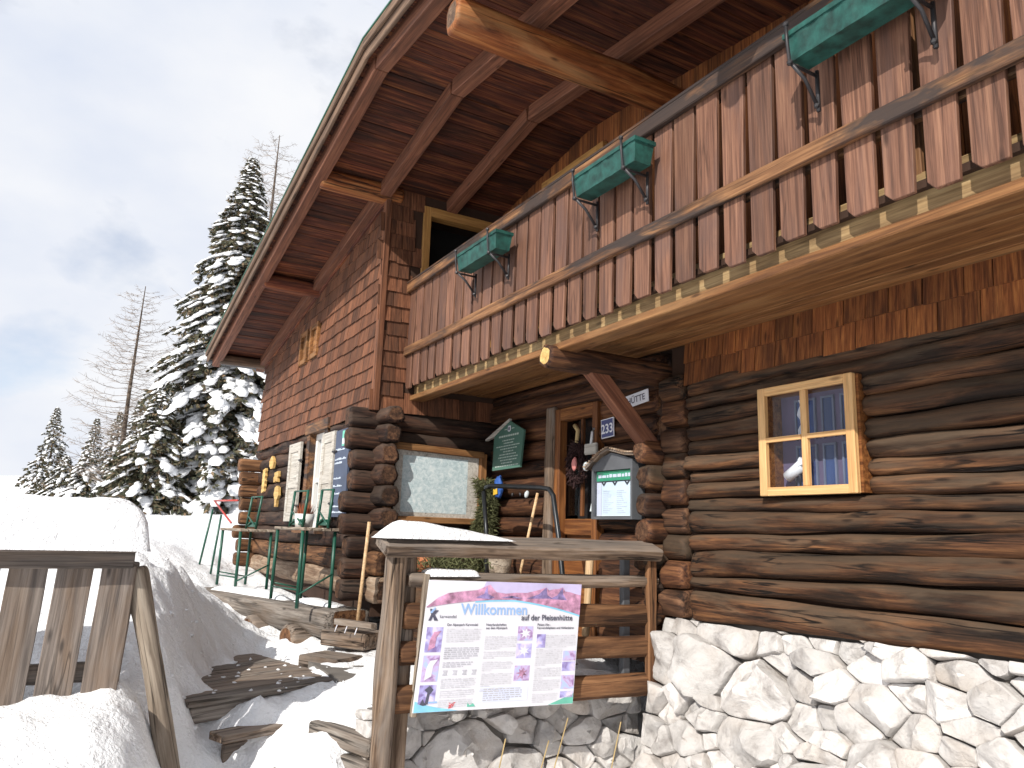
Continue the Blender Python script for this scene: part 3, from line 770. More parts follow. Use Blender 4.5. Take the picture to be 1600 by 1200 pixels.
# --- roof
roof_p = []
sl = lambda x0, x1, t0, t1: ([(x0, 1.63, ztop(x0) - t0), (x1, 1.63, ztop(x1) - t0), (x1, 9.3, ztop(x1) - t0), (x0, 9.3, ztop(x0) - t0), (x0, 1.63, ztop(x0) - t1), (x1, 1.63, ztop(x1) - t1), (x1, 9.3, ztop(x1) - t1), (x0, 9.3, ztop(x0) - t1)], [(0, 1, 2, 3), (7, 6, 5, 4), (0, 4, 5, 1), (1, 5, 6, 2), (2, 6, 7, 3), (3, 7, 4, 0)])
roof = add('roof', join([sl(-12.40, XRIDGE, .012, .055), sl(XRIDGE, 2.0, .012, .055)]), hut, None, 'void_brown')
def roofbar(name, xa, xb, y, w, top, h, mat, seed=0):
    za, zb = ztop(xa) - top - h / 2, ztop(xb) - top - h / 2
    board(name, (xa, y, za), (xb, y, zb), w, h, mat, roof, (0, 0, 1), .006, .003, 6, seed)
for k, (xa, xb) in enumerate(((-12.42, XRIDGE), (XRIDGE + .002, 2.0))):
    roofbar('barge_board', xa, xb, 1.612, .028, .0, .155, 'barge', 1 + k)
    roofbar('verge_board', xa, xb, 1.584, .026, -.004, .075, 'barge', 3 + k)
    roofbar('metal_edge', xa - .01, xb, 1.592, .06, -.018, .012, 'roof_green', 5 + k)
    roofbar('rafter', xa + .03, xb, 1.735, .11, .085, .14, 'rafter', 7 + k)
    roofbar('rafter', xa + .03, xb, 2.40 if True else 0, .12, .085, .135, 'rafter', 9 + k)
    roofbar('rafter', xa + .03 if k else -6.93, xb, 3.14, .12, .085, .135, 'rafter', 11 + k)
x = -12.38
i = 0
while x < 1.95:
    w_ = R.choice((.13, .15, .17, .19))
    if True:
        s_ = SL if x + w_ < XRIDGE else (-SR if x > XRIDGE else 0)
        xc = x + w_ / 2
        yb = 2.46 if xc < XR else 3.9
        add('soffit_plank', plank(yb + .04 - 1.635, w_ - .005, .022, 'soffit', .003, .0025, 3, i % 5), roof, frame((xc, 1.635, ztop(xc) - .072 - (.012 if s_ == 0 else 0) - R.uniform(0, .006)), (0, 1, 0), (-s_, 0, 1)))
    x += w_; i += 1
def purlin(x, zb, zt_, yb, seed, mat='purlin', power=3.4):
    add('purlin', log_mesh(yb - 1.75, zt_ - zb, zt_ - zb, .095, seed, mat, 0, 0, power, .012, .02, endmat='barge'), roof, frame((x, 1.75, (zb + zt_) / 2), (0, 1, 0)))
purlin(-12.17, 2.42, 2.56, 2.6, 31, 'barge'); purlin(-9.33, 2.87, 3.04, 2.6, 32, 'soffit'); purlin(-6.99, 3.27, 3.45, 2.6, 33)
purlin(-4.02, 3.15, 3.38, 3.9, 34, 'purlin', 3.6); purlin(-1.95, 2.95, 3.22, 3.9, 35, 'purlin', 2.2); purlin(1.3, 2.70, 2.88, 3.9, 36)
board('eave_board', (-12.41, 1.64, 2.555), (-12.41, 9.2, 2.555), .10, .03, 'barge', roof, (1, 0, 0))
tube('gutter', [(-12.46, 1.62, 2.50), (-12.46, 9.2, 2.49)], .05, 'dark_grey', roof, 8)
# triangle of wall under the roof, left side trim
board('wall_plate', (-12.15, 2.44, ztop(-12.15) - .20), (-7.0, 2.44, ztop(-7.0) - .20), .10, .04, 'soffit', roof, (0, -1, 0))

# --- balcony
bal = add('balcony', mesh(*box_vf(-6.93, 1.5, 2.80, 3.72, 1.405, 1.44)), hut, None, 'void_brown')
for k in range(4):
    y = 2.985 + k * .215
    board('floor_plank', (-6.93, y, 1.392 - (k % 2) * .004), (1.5, y, 1.392 - (k % 2) * .004), .205, .022, 'honey', bal, (0, 0, 1), .004, .003, 8, k)
board('ledger_beam', (-6.92, 3.66, 1.425), (1.5, 3.66, 1.425), .09, .10, 'honey', bal, (0, 0, 1), .008)
board('front_beam', (-6.93, 2.875, 1.395), (1.5, 2.875, 1.395), .19, .085, 'beam_pale', bal, (0, -1, 0), .008, .004, 10, 2)
board('fascia_board', (-6.93, 2.865, 1.275), (1.5, 2.865, 1.275), .05, .15, 'honey', bal, (0, -1, 0), .006, .003, 10, 3)
board('mid_rail', (-6.96, 2.722, 1.738), (1.5, 2.722, 1.738), .085, .035, 'rail_brown', bal, (0, -1, 0), .006, .004, 14, 4)
board('back_rail', (-6.93, 2.80, 1.74), (1.5, 2.80, 1.74), .09, .045, 'rail_brown', bal, (0, -1, 0), .006)
board('top_rail', (-6.95, 2.718, 2.395), (1.5, 2.718, 2.395), .088, .04, 'rail_brown', bal, (0, -1, 0), .006, .004, 14, 5)
board('top_cap', (-6.95, 2.775, 2.452), (1.5, 2.775, 2.452), .15, .026, 'rail_brown', bal, (0, 0, 1), .006, .003, 10, 6)
board('back_rail', (-6.93, 2.80, 2.385), (1.5, 2.80, 2.385), .09, .045, 'rail_brown', bal, (0, -1, 0), .006)
for xp in (-4.36, -1.72):
    board('post', (xp, 2.88, 1.44), (xp, 2.88, 2.43), .09, .09, 'rail_brown', bal, (0, -1, 0))
BM = []
for k in range(6):
    w_ = .154 + (k % 3) * .005; c = .030 + .004 * (k % 2)
    pts = [(0, -w_ / 2 + c), (0, w_ / 2 - c), (.036, w_ / 2), (1.03, w_ / 2 - .001 * k), (1.03, -w_ / 2)]
    me = extrude_poly(list(reversed(pts)) if False else pts, .024)
    bm = bmesh.new(); bm.from_mesh(me)
    bmesh.ops.recalc_face_normals(bm, faces=bm.faces)
    bmesh.ops.bevel(bm, geom=list(bm.edges), offset=.003, segments=1, affect='EDGES')
    bm.to_mesh(me); bm.free()
    me.materials.append(MATS['board_brown']); BM.append(me)
x = -6.86
i = 0
while x < 1.4:
    add('balustrade_board', BM[i * 5 % 6], bal, frame((x, 2.742 + R.uniform(-.003, .003), 1.362 + R.uniform(-.012, .012)), (R.uniform(-.006, .006), R.uniform(-.004, .004), 1), (0, -1, 0)))
    x += .178 + R.uniform(-.005, .005); i += 1

# --- pine window in the near wall
pw = board('window', (-3.2725, 3.6575, .27), (-3.2725, 3.6575, .93), .055, .035, 'pine_frame', hut, (0, -1, 0), .004)
board('stile', (-2.6575, 3.6575, .27), (-2.6575, 3.6575, .93), .055, .035, 'pine_frame', pw, (0, -1, 0), .004)
board('frame_rail', (-3.245, 3.6585, .905), (-2.685, 3.6585, .905), .05, .033, 'pine_frame', pw, (0, -1, 0), .003)
board('frame_rail', (-3.245, 3.6585, .295), (-2.685, 3.6585, .295), .05, .033, 'pine_frame', pw, (0, -1, 0), .003)
add('casing', join([box_vf(-3.29, -3.25, 3.6755, 3.85, .275, .925), box_vf(-2.68, -2.615, 3.6755, 3.85, .275, .925), box_vf(-3.25, -2.68, 3.6755, 3.85, .885, .925), box_vf(-3.25, -2.68, 3.6755, 3.85, .275, .315)]), pw, None, 'door_wood')
board('glazing_bar', (-2.965, 3.6615, .32), (-2.965, 3.6615, .88), .044, .027, 'pine_frame', pw, (0, -1, 0), .003)
for xa, xb in ((-3.245, -2.987), (-2.943, -2.685)):
    add('glazing_bar', mesh(*box_vf(xa, xb, 3.645, 3.672, .592, .62)), pw, None, 'pine_frame')
    for za, zb in ((.32, .592), (.62, .88)):
        add('pane', mesh([(xa, 3.680, za), (xb, 3.680, za), (xb, 3.680, zb), (xa, 3.680, zb)], [(0, 1, 2, 3)]), pw, None, 'glass')
inn = add('inner_window', mesh(*box_vf(-3.25, -2.68, 3.80, 3.84, .28, .92)), pw, None, 'lilac_room')
for xa, xb in ((-3.14, -2.99), (-2.95, -2.86), (-2.82, -2.69)):
    for za, zb in ((.30, .575), (.605, .855)):
        add('inner_pane', mesh(*box_vf(xa + .012, xb - .012, 3.794, 3.799, za + .012, zb - .012)), inn, None, 'sky_blue_pane')
        add('inner_frame', join([box_vf(xa, xa + .012, 3.785, 3.799, za, zb), box_vf(xb - .012, xb, 3.785, 3.799, za, zb), box_vf(xa + .012, xb - .012, 3.786, 3.799, zb - .012, zb)]), inn, None, 'inner_frame')
cv = []
for i in range(9):
    t_ = i / 8
    cv += [(-3.10 + .015 * math.sin(i * 1.7), 3.775, .85 - .24 * t_), (-3.045 - .035 * t_ + .01 * math.sin(i * 2.3), 3.77 + .012 * math.sin(i), .85 - .24 * t_)]
add('curtain', mesh(cv, [(2 * i, 2 * i + 2, 2 * i + 3, 2 * i + 1) for i in range(8)]), inn, None, 'cloth_white')

# ------------------------------------------------------------------ rubble stone walls
def clip(poly, a, b, c):
    """keep the side a*x+b*y<=c"""
    out = []
    for i in range(len(poly)):
        p_, q = poly[i], poly[(i + 1) % len(poly)]
        dp, dq = a * p_[0] + b * p_[1] - c, a * q[0] + b * q[1] - c
        if dp <= 0: out.append(p_)
        if (dp < 0 < dq) or (dq < 0 < dp):
            t_ = dp / (dp - dq)
            out.append((p_[0] + (q[0] - p_[0]) * t_, p_[1] + (q[1] - p_[1]) * t_))
    return out
def cells(outline, n, rs, aniso=1.5):
    xs = [p_[0] for p_ in outline]; ys = [p_[1] for p_ in outline]
    rr = random.Random(rs)
    pts = []
    A = (max(xs) - min(xs)) * (max(ys) - min(ys))
    while len(pts) < n:
        big = rr.random() < .16
        rad = math.sqrt(A / n) * (rr.uniform(1.2, 1.9) if big else rr.uniform(.35, .85))
        for _ in range(60):
            q = (rr.uniform(min(xs), max(xs)), rr.uniform(min(ys), max(ys)))
            if all(((q[0] - s[0]) / aniso) ** 2 + (q[1] - s[1]) ** 2 > (.46 * (rad + s[2])) ** 2 for s in pts):
                break
        pts.append((*q, rad))
    res = []
    for i, p_ in enumerate(pts):
        poly = list(outline)
        for j, q in enumerate(pts):
            if i == j: continue
            dx, dy = (q[0] - p_[0]), (q[1] - p_[1])
            # power diagram with stretched metric
            a, b = 2 * dx / aniso ** 2, 2 * dy
            c = (q[0] ** 2 - p_[0] ** 2) / aniso ** 2 + q[1] ** 2 - p_[1] ** 2 + p_[2] ** 2 * .35 - q[2] ** 2 * .35
            poly = clip(poly, a, b, c)
            if len(poly) < 3: break
        if len(poly) >= 3: res.append(poly)
    return res
def stone_mesh(poly, seed, rr, thick):
    cx = sum(p_[0] for p_ in poly) / len(poly); cy = sum(p_[1] for p_ in poly) / len(poly)
    area = abs(sum(poly[i][0] * poly[(i + 1) % len(poly)][1] - poly[(i + 1) % len(poly)][0] * poly[i][1] for i in range(len(poly)))) / 2
    sz = math.sqrt(area)
    per = [math.dist(poly[i], poly[(i + 1) % len(poly)]) for i in range(len(poly))]
    tot = sum(per); NB = 30 if sz > .12 else 20
    ring = []
    for k in range(NB):
        s = k / NB * tot; i = 0
        while s > per[i] and i < len(per) - 1: s -= per[i]; i += 1
        t_ = s / max(per[i], 1e-6)
        ring.append((poly[i][0] + (poly[(i + 1) % len(poly)][0] - poly[i][0]) * t_ - cx, poly[i][1] + (poly[(i + 1) % len(poly)][1] - poly[i][1]) * t_ - cy))
    # round the corners a little
    for _ in range(rr.choice((0, 0, 1))):
        ring = [((ring[k - 1][0] + 2.2 * ring[k][0] + ring[(k + 1) % NB][0]) / 4.2, (ring[k - 1][1] + 2.2 * ring[k][1] + ring[(k + 1) % NB][1]) / 4.2) for k in range(NB)]
    bulge = sz * rr.uniform(.22, .50)
    prof = [(1.0, -thick), (1.0, -.01), (1.0, .35), (.975, .66), (.92, .88), (.80, .98), (.62, 1.03), (.44, 1.05), (.22, 1.06)]
    planes = [(rr.uniform(-.35, .35), rr.uniform(-.6, .15), bulge * rr.uniform(.66, .95))]
    for _ in range(rr.choice((2, 3, 3, 4))):
        a_ = rr.uniform(0, 6.28); g_ = rr.uniform(.45, 1.3)
        planes.append((g_ * math.cos(a_), g_ * math.sin(a_), bulge * rr.uniform(.75, 1.1)))
    vv, ff = [], []
    gap = 1 + rr.uniform(-.075, .005)
    sd = V((seed * 3.71, seed * 1.93, seed * 2.37))
    for ri, (s, h) in enumerate(prof):
        for (x, y) in ring:
            px, py = x * s * gap, y * s * gap
            z = h * bulge if h > 0 else h
            if ri >= 2: z = max(.02 * h, min([z] + [c_ - a_ * px - b_ * py for a_, b_, c_ in planes]))
            n_ = noise.fractal(V((px * 5, py * 5, z * 3)) + sd, 1.0, 2.0, 4)
            if ri >= 1:
                z += n_ * .13 * sz * min(1, h + .2)
                nx_ = noise.noise_vector(V((px * 4, py * 4, 2.0)) + sd)
                px += nx_.x * .11 * sz; py += nx_.y * .11 * sz
            vv.append((px, py, z))
    vv.append((0, 0, sum(q[2] for q in vv[-NB:]) / NB))
    for ri in range(len(prof) - 1):
        for k in range(NB):
            a, b = ri * NB + k, ri * NB + (k + 1) % NB
            ff.append((a, b, b + NB, a + NB))
    o = (len(prof) - 1) * NB
    for k in range(NB): ff.append((o + k, o + (k + 1) % NB, len(vv) - 1))
    me = mesh(vv, ff, True)
    if sum((poly[i][0] * poly[(i + 1) % len(poly)][1] - poly[(i + 1) % len(poly)][0] * poly[i][1]) for i in range(len(poly))) < 0:
        me.flip_normals()
    me.set_sharp_from_angle(angle=math.radians(32))
    me.materials.append(MATS['stone'])
    return me, cx, cy
def stone_wall(parent, o, ud, vd, outline, n, rs, aniso=1.5, thick=.12):
    ud = V(ud).normalized(); vd = V(vd).normalized(); nd = ud.cross(vd).normalized()
    rr = random.Random(rs + 5)
    for i, poly in enumerate(cells(outline, n, rs, aniso)):
        me, cx, cy = stone_mesh(poly, rs + i, rr, thick)
        p_ = V(o) + ud * cx + vd * cy + nd * rr.uniform(-.045, .045)
        add('stone', me, parent, Matrix(((ud.x, vd.x, nd.x, p_.x), (ud.y, vd.y, nd.y, p_.y), (ud.z, vd.z, nd.z, p_.z), (0, 0, 0, 1))))
plinth = add('stone_plinth', mesh([(-4.28, 3.80, -.50), (1.6, 3.80, -.45), (1.6, 3.33, -2.2), (-4.28, 3.33, -2.2), (-4.28, 5, -.5), (1.6, 5, -.45), (1.6, 5, -2.2), (-4.28, 5, -2.2)], [(3, 2, 1, 0), (4, 5, 6, 7), (0, 1, 5, 4), (1, 2, 6, 5), (2, 3, 7, 6), (3, 0, 4, 7)]), hut, None, 'mortar')
stone_wall(plinth, (-4.27, 3.73, -.53), (1, 0, 0), (0, .27, 1), [(0, -1.5), (5.0, -1.5), (5.0, .10), (3.0, .055), (0, -.01)], 250, 21, 1.5)
# terrace retaining wall under the railing
terr = add('terrace', mesh(*box_vf(-6.7, -4.66, 1.85, 3.80, -2.0, -1.07)), None, None, 'mortar', kind='structure')
ret = add('retaining_wall', mesh(*box_vf(-4.66, -4.60, 1.72, 3.74, -2.1, -1.06)), None, None, 'mortar', label='grey rubble retaining wall under the wooden railing and info board', cat='stone wall')
stone_wall(ret, (-4.56, 1.66, -1.08), (0, 1, 0), (-.10, 0, 1), [(0, -.95), (2.05, -.95), (2.05, .02), (0, .02)], 62, 33, 1.5)

# ------------------------------------------------------------------ railing beside the terrace
XF = -4.30
rail = empty('timber_railing', (XF, 2.6, -1.1), 'weathered timber railing of rough poles and a wide grey top plank beside the terrace', 'railing')
def ylog(name, y0, y1, z0, z1, h, dep, seed, mat, x=XF, end='log_end'):
    add(name, log_mesh(y1 - y0, h, h, dep, seed, mat, 0, z1 - z0, 2.3, .012, .02, 12, .10, end), rail, frame((x, y0, z0), (0, 1, 0)))
add('top_plank', plank(2.05, .20, .085, 'grey_brown', .014, .014, 16, 3), rail, frame((XF + .02, 1.60, -.085), (0, 1, -.004), (.35, 0, 1)))
ylog('pole', 1.78, 3.68, -.29, -.30, .085, .045, 301, 'grey_brown')
ylog('pole', 1.76, 3.70, -.49, -.53, .145, .045, 302, 'log_end')
ylog('pole', 1.74, 3.68, -.70, -.74, .135, .045, 303, 'log_end')
ylog('pole', 1.70, 3.70, -.95, -.985, .15, .05, 304, 'log_end', end='log_red')
add('post', log_mesh(2.0, .15, .12, .065, 310, 'grey_brown', 0, 0, 2.1, .014, .02, 12, .09, 'log_end'), rail, frame((XF + .01, 1.655, -2.1), (0, .03, 1), (1, 0, 0)))
add('post', log_mesh(1.7, .10, .09, .05, 311, 'grey_brown', 0, 0, 2.1, .012, .02, 12, .09, 'log_end'), rail, frame((XF - .05, 1.80, -1.85), (0, .01, 1), (1, 0, 0)))
board('post', (XF + .03, 3.60, -1.0), (XF + .03, 3.60, -.06), .075, .05, 'log_end', rail, (1, 0, 0), .008, .006, 8, 2)
board('post', (XF - .07, 3.45, -1.0), (XF - .07, 3.45, -.08), .06, .05, 'dark_grey', rail, (1, 0, 0), .006)
add('snow_cap', snow_mesh(.86, .26, .125, 4, lump=.2, taper=lambda u: min(1, u * 5 + .3) * (1.0 - .93 * u) ** .9), None, frame((XF + .01, 1.585, -.045), (0, 1, 0)), label='tapering strip of snow lying on the railing top plank', cat='snow')  # caps of snow lying on railing, fence and bench
add('snow_cap', snow_mesh(.36, .12, .05, 9, lump=.5), None, frame((XF, 1.88, -.262), (0, 1, 0)), label='small clump of snow on the second pole above the info board', cat='snow')

# ------------------------------------------------------------------ info board
XB = -4.215
tl, tr, bl_ = V((XB, 1.866, -.287)), V((XB, 2.942, -.318)), V((XB + .03, 1.814, -1.004))
ux = (tr - tl).normalized(); uy = (tl - bl_); uy = (uy - ux * uy.dot(ux)).normalized(); uz = ux.cross(uy)
MB = Matrix(((ux.x, uy.x, uz.x, bl_.x), (ux.y, uy.y, uz.y, bl_.y), (ux.z, uy.z, uz.z, bl_.z), (0, 0, 0, 1)))
SW, SHH = 1.082, .725
shr = .056                                   # the panel hangs slightly racked
def sp(x, y): return (x * SW + shr * y, y * SHH)
info = empty('info_board', (0, 0, 0), 'large white illustrated welcome board with pink mountain strip fixed on the railing', 'sign', M=MB)
def flat(name, pts, lvl, mat, parent=info, th=.0012):
    return add(name, extrude_poly([sp(*q) for q in pts], th), parent, MB @ T(0, 0, lvl * .0016), mat)
panel = add('panel', extrude_poly([sp(0, 0), sp(1, 0), sp(1, 1), sp(0, 1)], .012), info, MB, 'print_white')
def rect(name, x0, y0, x1, y1, lvl, mat, parent=panel): return flat(name, [(x0, y0), (x1, y0), (x1, y1), (x0, y1)], lvl, mat, parent)
arc = lambda x: .775 + .065 * (1 - ((x - .42) / .58) ** 2) if x > .42 else .775 + .065 * (1 - ((x - .42) / .42) ** 2) - .01
xs = [i / 24 for i in range(25)]
arc2 = lambda x: (.770 + .085 * math.sin(math.pi * min(1, (x + .04) / 1.10)) ** .8) - .055 * max(0, x - .55) / .45
flat('blue_arc', [(x_, arc2(x_) - .014) for x_ in xs if x_ > .25] + [(x_, arc2(x_) + .004) for x_ in reversed(xs) if x_ > .25], 1, 'print_cyan', panel)
flat('dawn_sky', [(x_, arc2(x_)) for x_ in xs if x_ > .28] + [(1, 1), (.35, 1)], 1, 'print_lilac', panel)
ridge = [(.0, .79), (.06, .86), (.12, .90), (.20, .915), (.30, .93), (.355, .965), (.375, .975), (.395, .945), (.42, .915), (.48, .905), (.55, .915), (.62, .915), (.68, .935), (.72, .95), (.75, .965), (.77, .94), (.80, .95), (.84, .955), (.865, .97), (.885, .935), (.92, .93), (.96, .915), (1, .905)]
flat('mountains', [(x_, arc2(x_)) for x_ in xs] + list(reversed(ridge)), 2, 'print_pink', panel)
for pts in ([(.29, .868), (.34, .90), (.355, .965), (.365, .90), (.41, .872), (.38, .858)], [(.62, .868), (.70, .905), (.75, .965), (.76, .90), (.80, .872)], [(.78, .87), (.83, .90), (.865, .97), (.87, .91), (.90, .86)], [(.45, .87), (.52, .89), (.60, .868)]):
    flat('mountain_shade', pts, 3, 'print_purple', panel)
def letter(key, x, y, mat, parent, lvl=2, M0=MB, f=sp):
    q = f(x, y)
    add('lettering', TXT[key], parent, M0 @ T(q[0], q[1], lvl * .0016), mat)
letter('will', .210, .735, 'print_blue', panel); letter('auf', .598, .690, 'print_dark', panel, 3); letter('kar', .085, .705, 'print_dark', panel)
letter('h1', .135, .645, 'print_dark', panel); letter('h2', .375, .645, 'print_dark', panel); letter('h3', .71, .645, 'print_dark', panel)
flat('logo', [(.02, .685), (.035, .685), (.045, .715), (.055, .685), (.078, .685), (.055, .73), (.075, .765), (.055, .765), (.04, .74), (.035, .775), (.022, .775), (.032, .73)], 2, 'print_dark', panel)
flat('logo', [(.025, .75), (.05, .79), (.055, .78), (.035, .74)], 3, 'print_blue', panel)
def para(x0, x1, y1, n, rs, mat='print_pale', dy=.0155):
    rr = random.Random(rs); parts = []
    for i in range(n):
        y = y1 - i * dy; x_ = x0
        xe = x1 if i < n - 1 else x0 + (x1 - x0) * rr.uniform(.3, .9)
        while x_ < xe - .006:
            w_ = min(rr.uniform(.010, .034), xe - x_)
            a, b = sp(x_, y), sp(x_ + w_, y + dy * .48)
            parts.append(([(a[0], a[1], 0), (b[0], a[1], 0), (b[0], b[1], 0), (a[0], b[1], 0)], [(0, 1, 2, 3)]))
            x_ += w_ + .006
    add('body_text', join(parts), panel, MB @ T(0, 0, .0032), mat, kind='stuff')
for a in ((.135, .345, .615, 7, 1), (.135, .345, .47, 6, 2, 'print_grey'), (.135, .315, .36, 3, 3, 'print_grey'), (.135, .345, .235, 5, 4), (.135, .345, .15, 4, 5), (.135, .34, .08, 4, 6),
          (.375, .58, .555, 7, 7), (.375, .58, .435, 4, 8), (.375, .57, .355, 5, 9), (.375, .57, .265, 7, 10), (.375, .57, .15, 2, 11),
          (.775, .985, .56, 7, 12), (.715, .895, .445, 9, 13), (.715, .895, .295, 6, 14), (.715, .895, .20, 6, 15), (.715, .885, .09, 5, 16)):
    para(*a)
for i, (x0, y0, x1, y1) in enumerate(((.02, .445, .115, .635), (.02, .225, .115, .42), (.02, .0 + .06, .115, .20), (.585, .525, .685, .64), (.585, .385, .685, .50), (.585, .205, .685, .325), (.715, .465, .775, .575), (.905, .355, .995, .435), (.905, .27, .995, .345), (.905, .125, .995, .235), (.905, .01 + .045, .995, .105))):
    pm = rect('photo', x0, y0, x1, y1, 1, ('photo_a', 'photo_b')[i % 2])
    w_, h_ = x1 - x0, y1 - y0
    if i == 2: flat('bird_print', [(x0 + w_ * .4, y0), (x0 + w_ * .5, y0 + h_ * .6), (x0 + w_ * .3, y0 + h_ * .75), (x0 + w_ * .6, y0 + h_ * .97), (x0 + w_ * .85, y0 + h_ * .75), (x0 + w_ * .65, y0 + h_ * .5), (x0 + w_ * .6, y0)], 2, 'print_dark', panel)
    elif i in (3, 4, 5):
        flat('flower_print', [(x0 + w_ * (.5 + .38 * (1 if k % 2 else .45) * math.cos(k * math.pi / 7)), y0 + h_ * (.5 + .38 * (1 if k % 2 else .45) * math.sin(k * math.pi / 7))) for k in range(14)], 2, 'print_white' if i != 5 else 'print_pink', panel)
    elif i in (0, 1):
        flat('animal_print', [(x0 + w_ * .2, y0 + h_ * .05), (x0 + w_ * .25, y0 + h_ * .5), (x0 + w_ * .45, y0 + h_ * .8), (x0 + w_ * .9, y0 + h_ * .85), (x0 + w_ * .65, y0 + h_ * .6), (x0 + w_ * .6, y0 + h_ * .2)], 2, 'print_pink' if i == 0 else 'print_white', panel)
rect('text_box', .355, .05, .685, .17, 1, 'print_bluebox')
para(.40, .645, .145, 6, 30, 'print_grey', .0165)
for k in range(4):
    a = .14 + k * .058
    flat('pictogram', [(a, .27), (a + .030, .27), (a + .022, .285), (a + .030, .305), (a, .305), (a + .010, .287)], 2, 'print_grey', panel)
flat('footer_wave', [(.002, .002), (.26, .002), (.14, .03), (.06, .055), (.002, .085)], 1, 'print_cyan', panel)
flat('footer_wave', [(.83, .004), (.998, .004), (.998, .085), (.93, .05)], 1, 'print_green', panel)
flat('logo', [(.20, .02), (.225, .03), (.24, .07), (.215, .055), (.20, .065)], 2, 'print_red', panel)
flat('logo', [(.31, .025), (.36, .025), (.345, .05), (.325, .035), (.31, .06)], 2, 'print_green', panel)
flat('logo', [(.03, .06), (.045, .10), (.055, .075), (.07, .055), (.05, .05)], 2, 'print_dark', panel)
rect('logo_text', .08, .066, .13, .078, 2, 'print_blue')
board('stake', (XB - .035, 1.845, -1.04), (XB - .035, 1.885, -.25), .035, .03, 'post_tan', info, (1, 0, 0))

# ------------------------------------------------------------------ left fence, leaning post, snow cap
XL = -4.79
fen = empty('board_fence', (XL, 0, -1.0), 'low fence of wide grey upright boards under a thick snow cap', 'fence')
board('top_beam', (XL + .04, -1.6, -.222), (XL + .04, .357, -.206), .092, .06, 'fence_board', fen, (1, 0, 0), .008, .003, 6, 1)
board('cap_plank', (XL + .025, -1.6, -.168), (XL + .025, .361, -.153), .145, .03, 'fence_board', fen, (0, 0, 1), .006)
board('lower_beam', (XL - .01, -1.6, -.79), (XL - .01, .20, -.79), .10, .05, 'fence_board', fen, (1, 0, 0), .008)
y = -1.39
i = 0
while y < .34:
    board('fence_slat', (XL + .04, y - .038, -1.15), (XL + .046, y - .0, -.235), .172, .024, 'fence_board', fen, (1, 0, 0), .004, .006, 6, i % 4)
    y += .210; i += 1
board('end_slat', (XL - .02, .37 - .05, -1.1), (XL, .365, -.22), .045, .05, 'fence_board', fen, (1, 0, 0))
add('leaning_post', log_mesh(1.50, .125, .095, .055, 330, 'post_tan', 0, 0, 2.1, .012, .03, 14, .08, 'log_end'), None, frame((XL - .02, .755, -1.70), (.01, -.262, 1), (1, 0, 0)), label='bare tan round post leaning left beside the snowy steps', cat='post')
sc = add('snow_cap', snow_mesh(2.2, .42, .265, 14, 90, 18, .13, sq=18), None, frame((XL + .01, -1.78, -.153), (0, 1, 0)), label='thick rounded snow cap on top of the grey board fence', cat='snow')

# ------------------------------------------------------------------ steps
st = empty('timber_steps', (-5.9, 1.35, -1.3), 'snow-dusted timber steps with wide weathered landing planks', 'steps')
pd = V((-.37, .93, 0)).normalized(); pn = V((-pd.y, pd.x, 0))
if pn.x > 0: pn = -pn
a0 = V((-5.42, .78, -1.115))
for k in range(9):
    o = a0 + pn * (k * .155) + pd * (.12 * k * .4)
    Lk = 1.22 - .03 * k
    board('landing_plank', o, o + pd * Lk, .145, .04, 'grey_brown' if k % 3 else 'grey_wood', st, (0, 0, 1), .006, .004, 4, k)
board('edge_beam', a0 + V((-.01, .03, -.075)), a0 + pd * 1.15 + V((-.01, 0, -.075)), .10, .10, 'grey_wood', st, (0, 0, 1), .01, .005, 4, 6)
o2 = V((-5.23, .98, -1.30)); board('step_plank', o2 + V((.04, -.02, .02)), o2 + pd * .50 + V((.04, 0, .02)), .17, .05, 'grey_brown', st, (0, 0, 1), .006, .004, 4, 2)
board('step_riser', o2 + V((.0, .02, -.10)) - pn * .02, o2 + pd * .5 + V((0, 0, -.10)) - pn * .02, .14, .03, 'fence_board', st, (1, .3, 0))
o3 = V((-4.78, 1.0, -1.45)); board('step_plank', o3, o3 + pd * .5, .17, .05, 'grey_brown', st, (0, 0, 1), .006, .004, 4, 3)
for (xa, ya, za, L_) in ((-6.62, 1.93, -1.03, .42), (-6.95, 2.20, -.88, .50)):
    b_ = add('upper_step', bm_box(0, L_, -.16, .16, -.13, 0, .008), st, frame((xa, ya, za), (.86, .50, 0)), 'grey_brown')
for (xa, ya, za) in ((-5.02, 1.52, -1.235), (-4.97, 1.49, -1.35)):
    board('side_beam', (xa, ya, za), (xa + .55, ya + .20, za - .01), .12, .10, 'grey_wood', st, (0, 0, 1), .012, .006, 4, 2)
# loose snow chunks that crumbled onto the steps
def chunk(r, seed, mat='snow'):
    bm = bmesh.new(); bmesh.ops.create_icosphere(bm, subdivisions=2, radius=r)
    for q in bm.verts: q.co *= 1 + .45 * noise.noise(q.co * (1.6 / r) * .5 + V((seed, 0, 0)))
    for q in bm.verts: q.co.z *= .7
    me = bpy.data.meshes.new('chunk'); bm.to_mesh(me); bm.free(); me.shade_smooth(); me.materials.append(MATS[mat])
    return me
parts = []
rr = random.Random(3)
bmc = bmesh.new()
for k in range(110):
    x_, y_ = (rr.uniform(-7.2, -4.6), rr.uniform(.55, 2.0))
    z_ = max(ground_full(x_, y_), -1.10 if (-6.9 < x_ < -5.5 and .95 < y_ < 1.95) else -9)
    r_ = rr.uniform(.006, .022)
    res = bmesh.ops.create_icosphere(bmc, subdivisions=1, radius=r_, matrix=T(x_, y_, z_ + r_ * .3))
    for q in res['verts']:
        q.co += noise.noise_vector(q.co * 60) * r_ * .9; q.co.z -= (q.co.z - z_) * .35
mc = bpy.data.meshes.new('crumbs'); bmc.to_mesh(mc); bmc.free(); mc.shade_smooth()
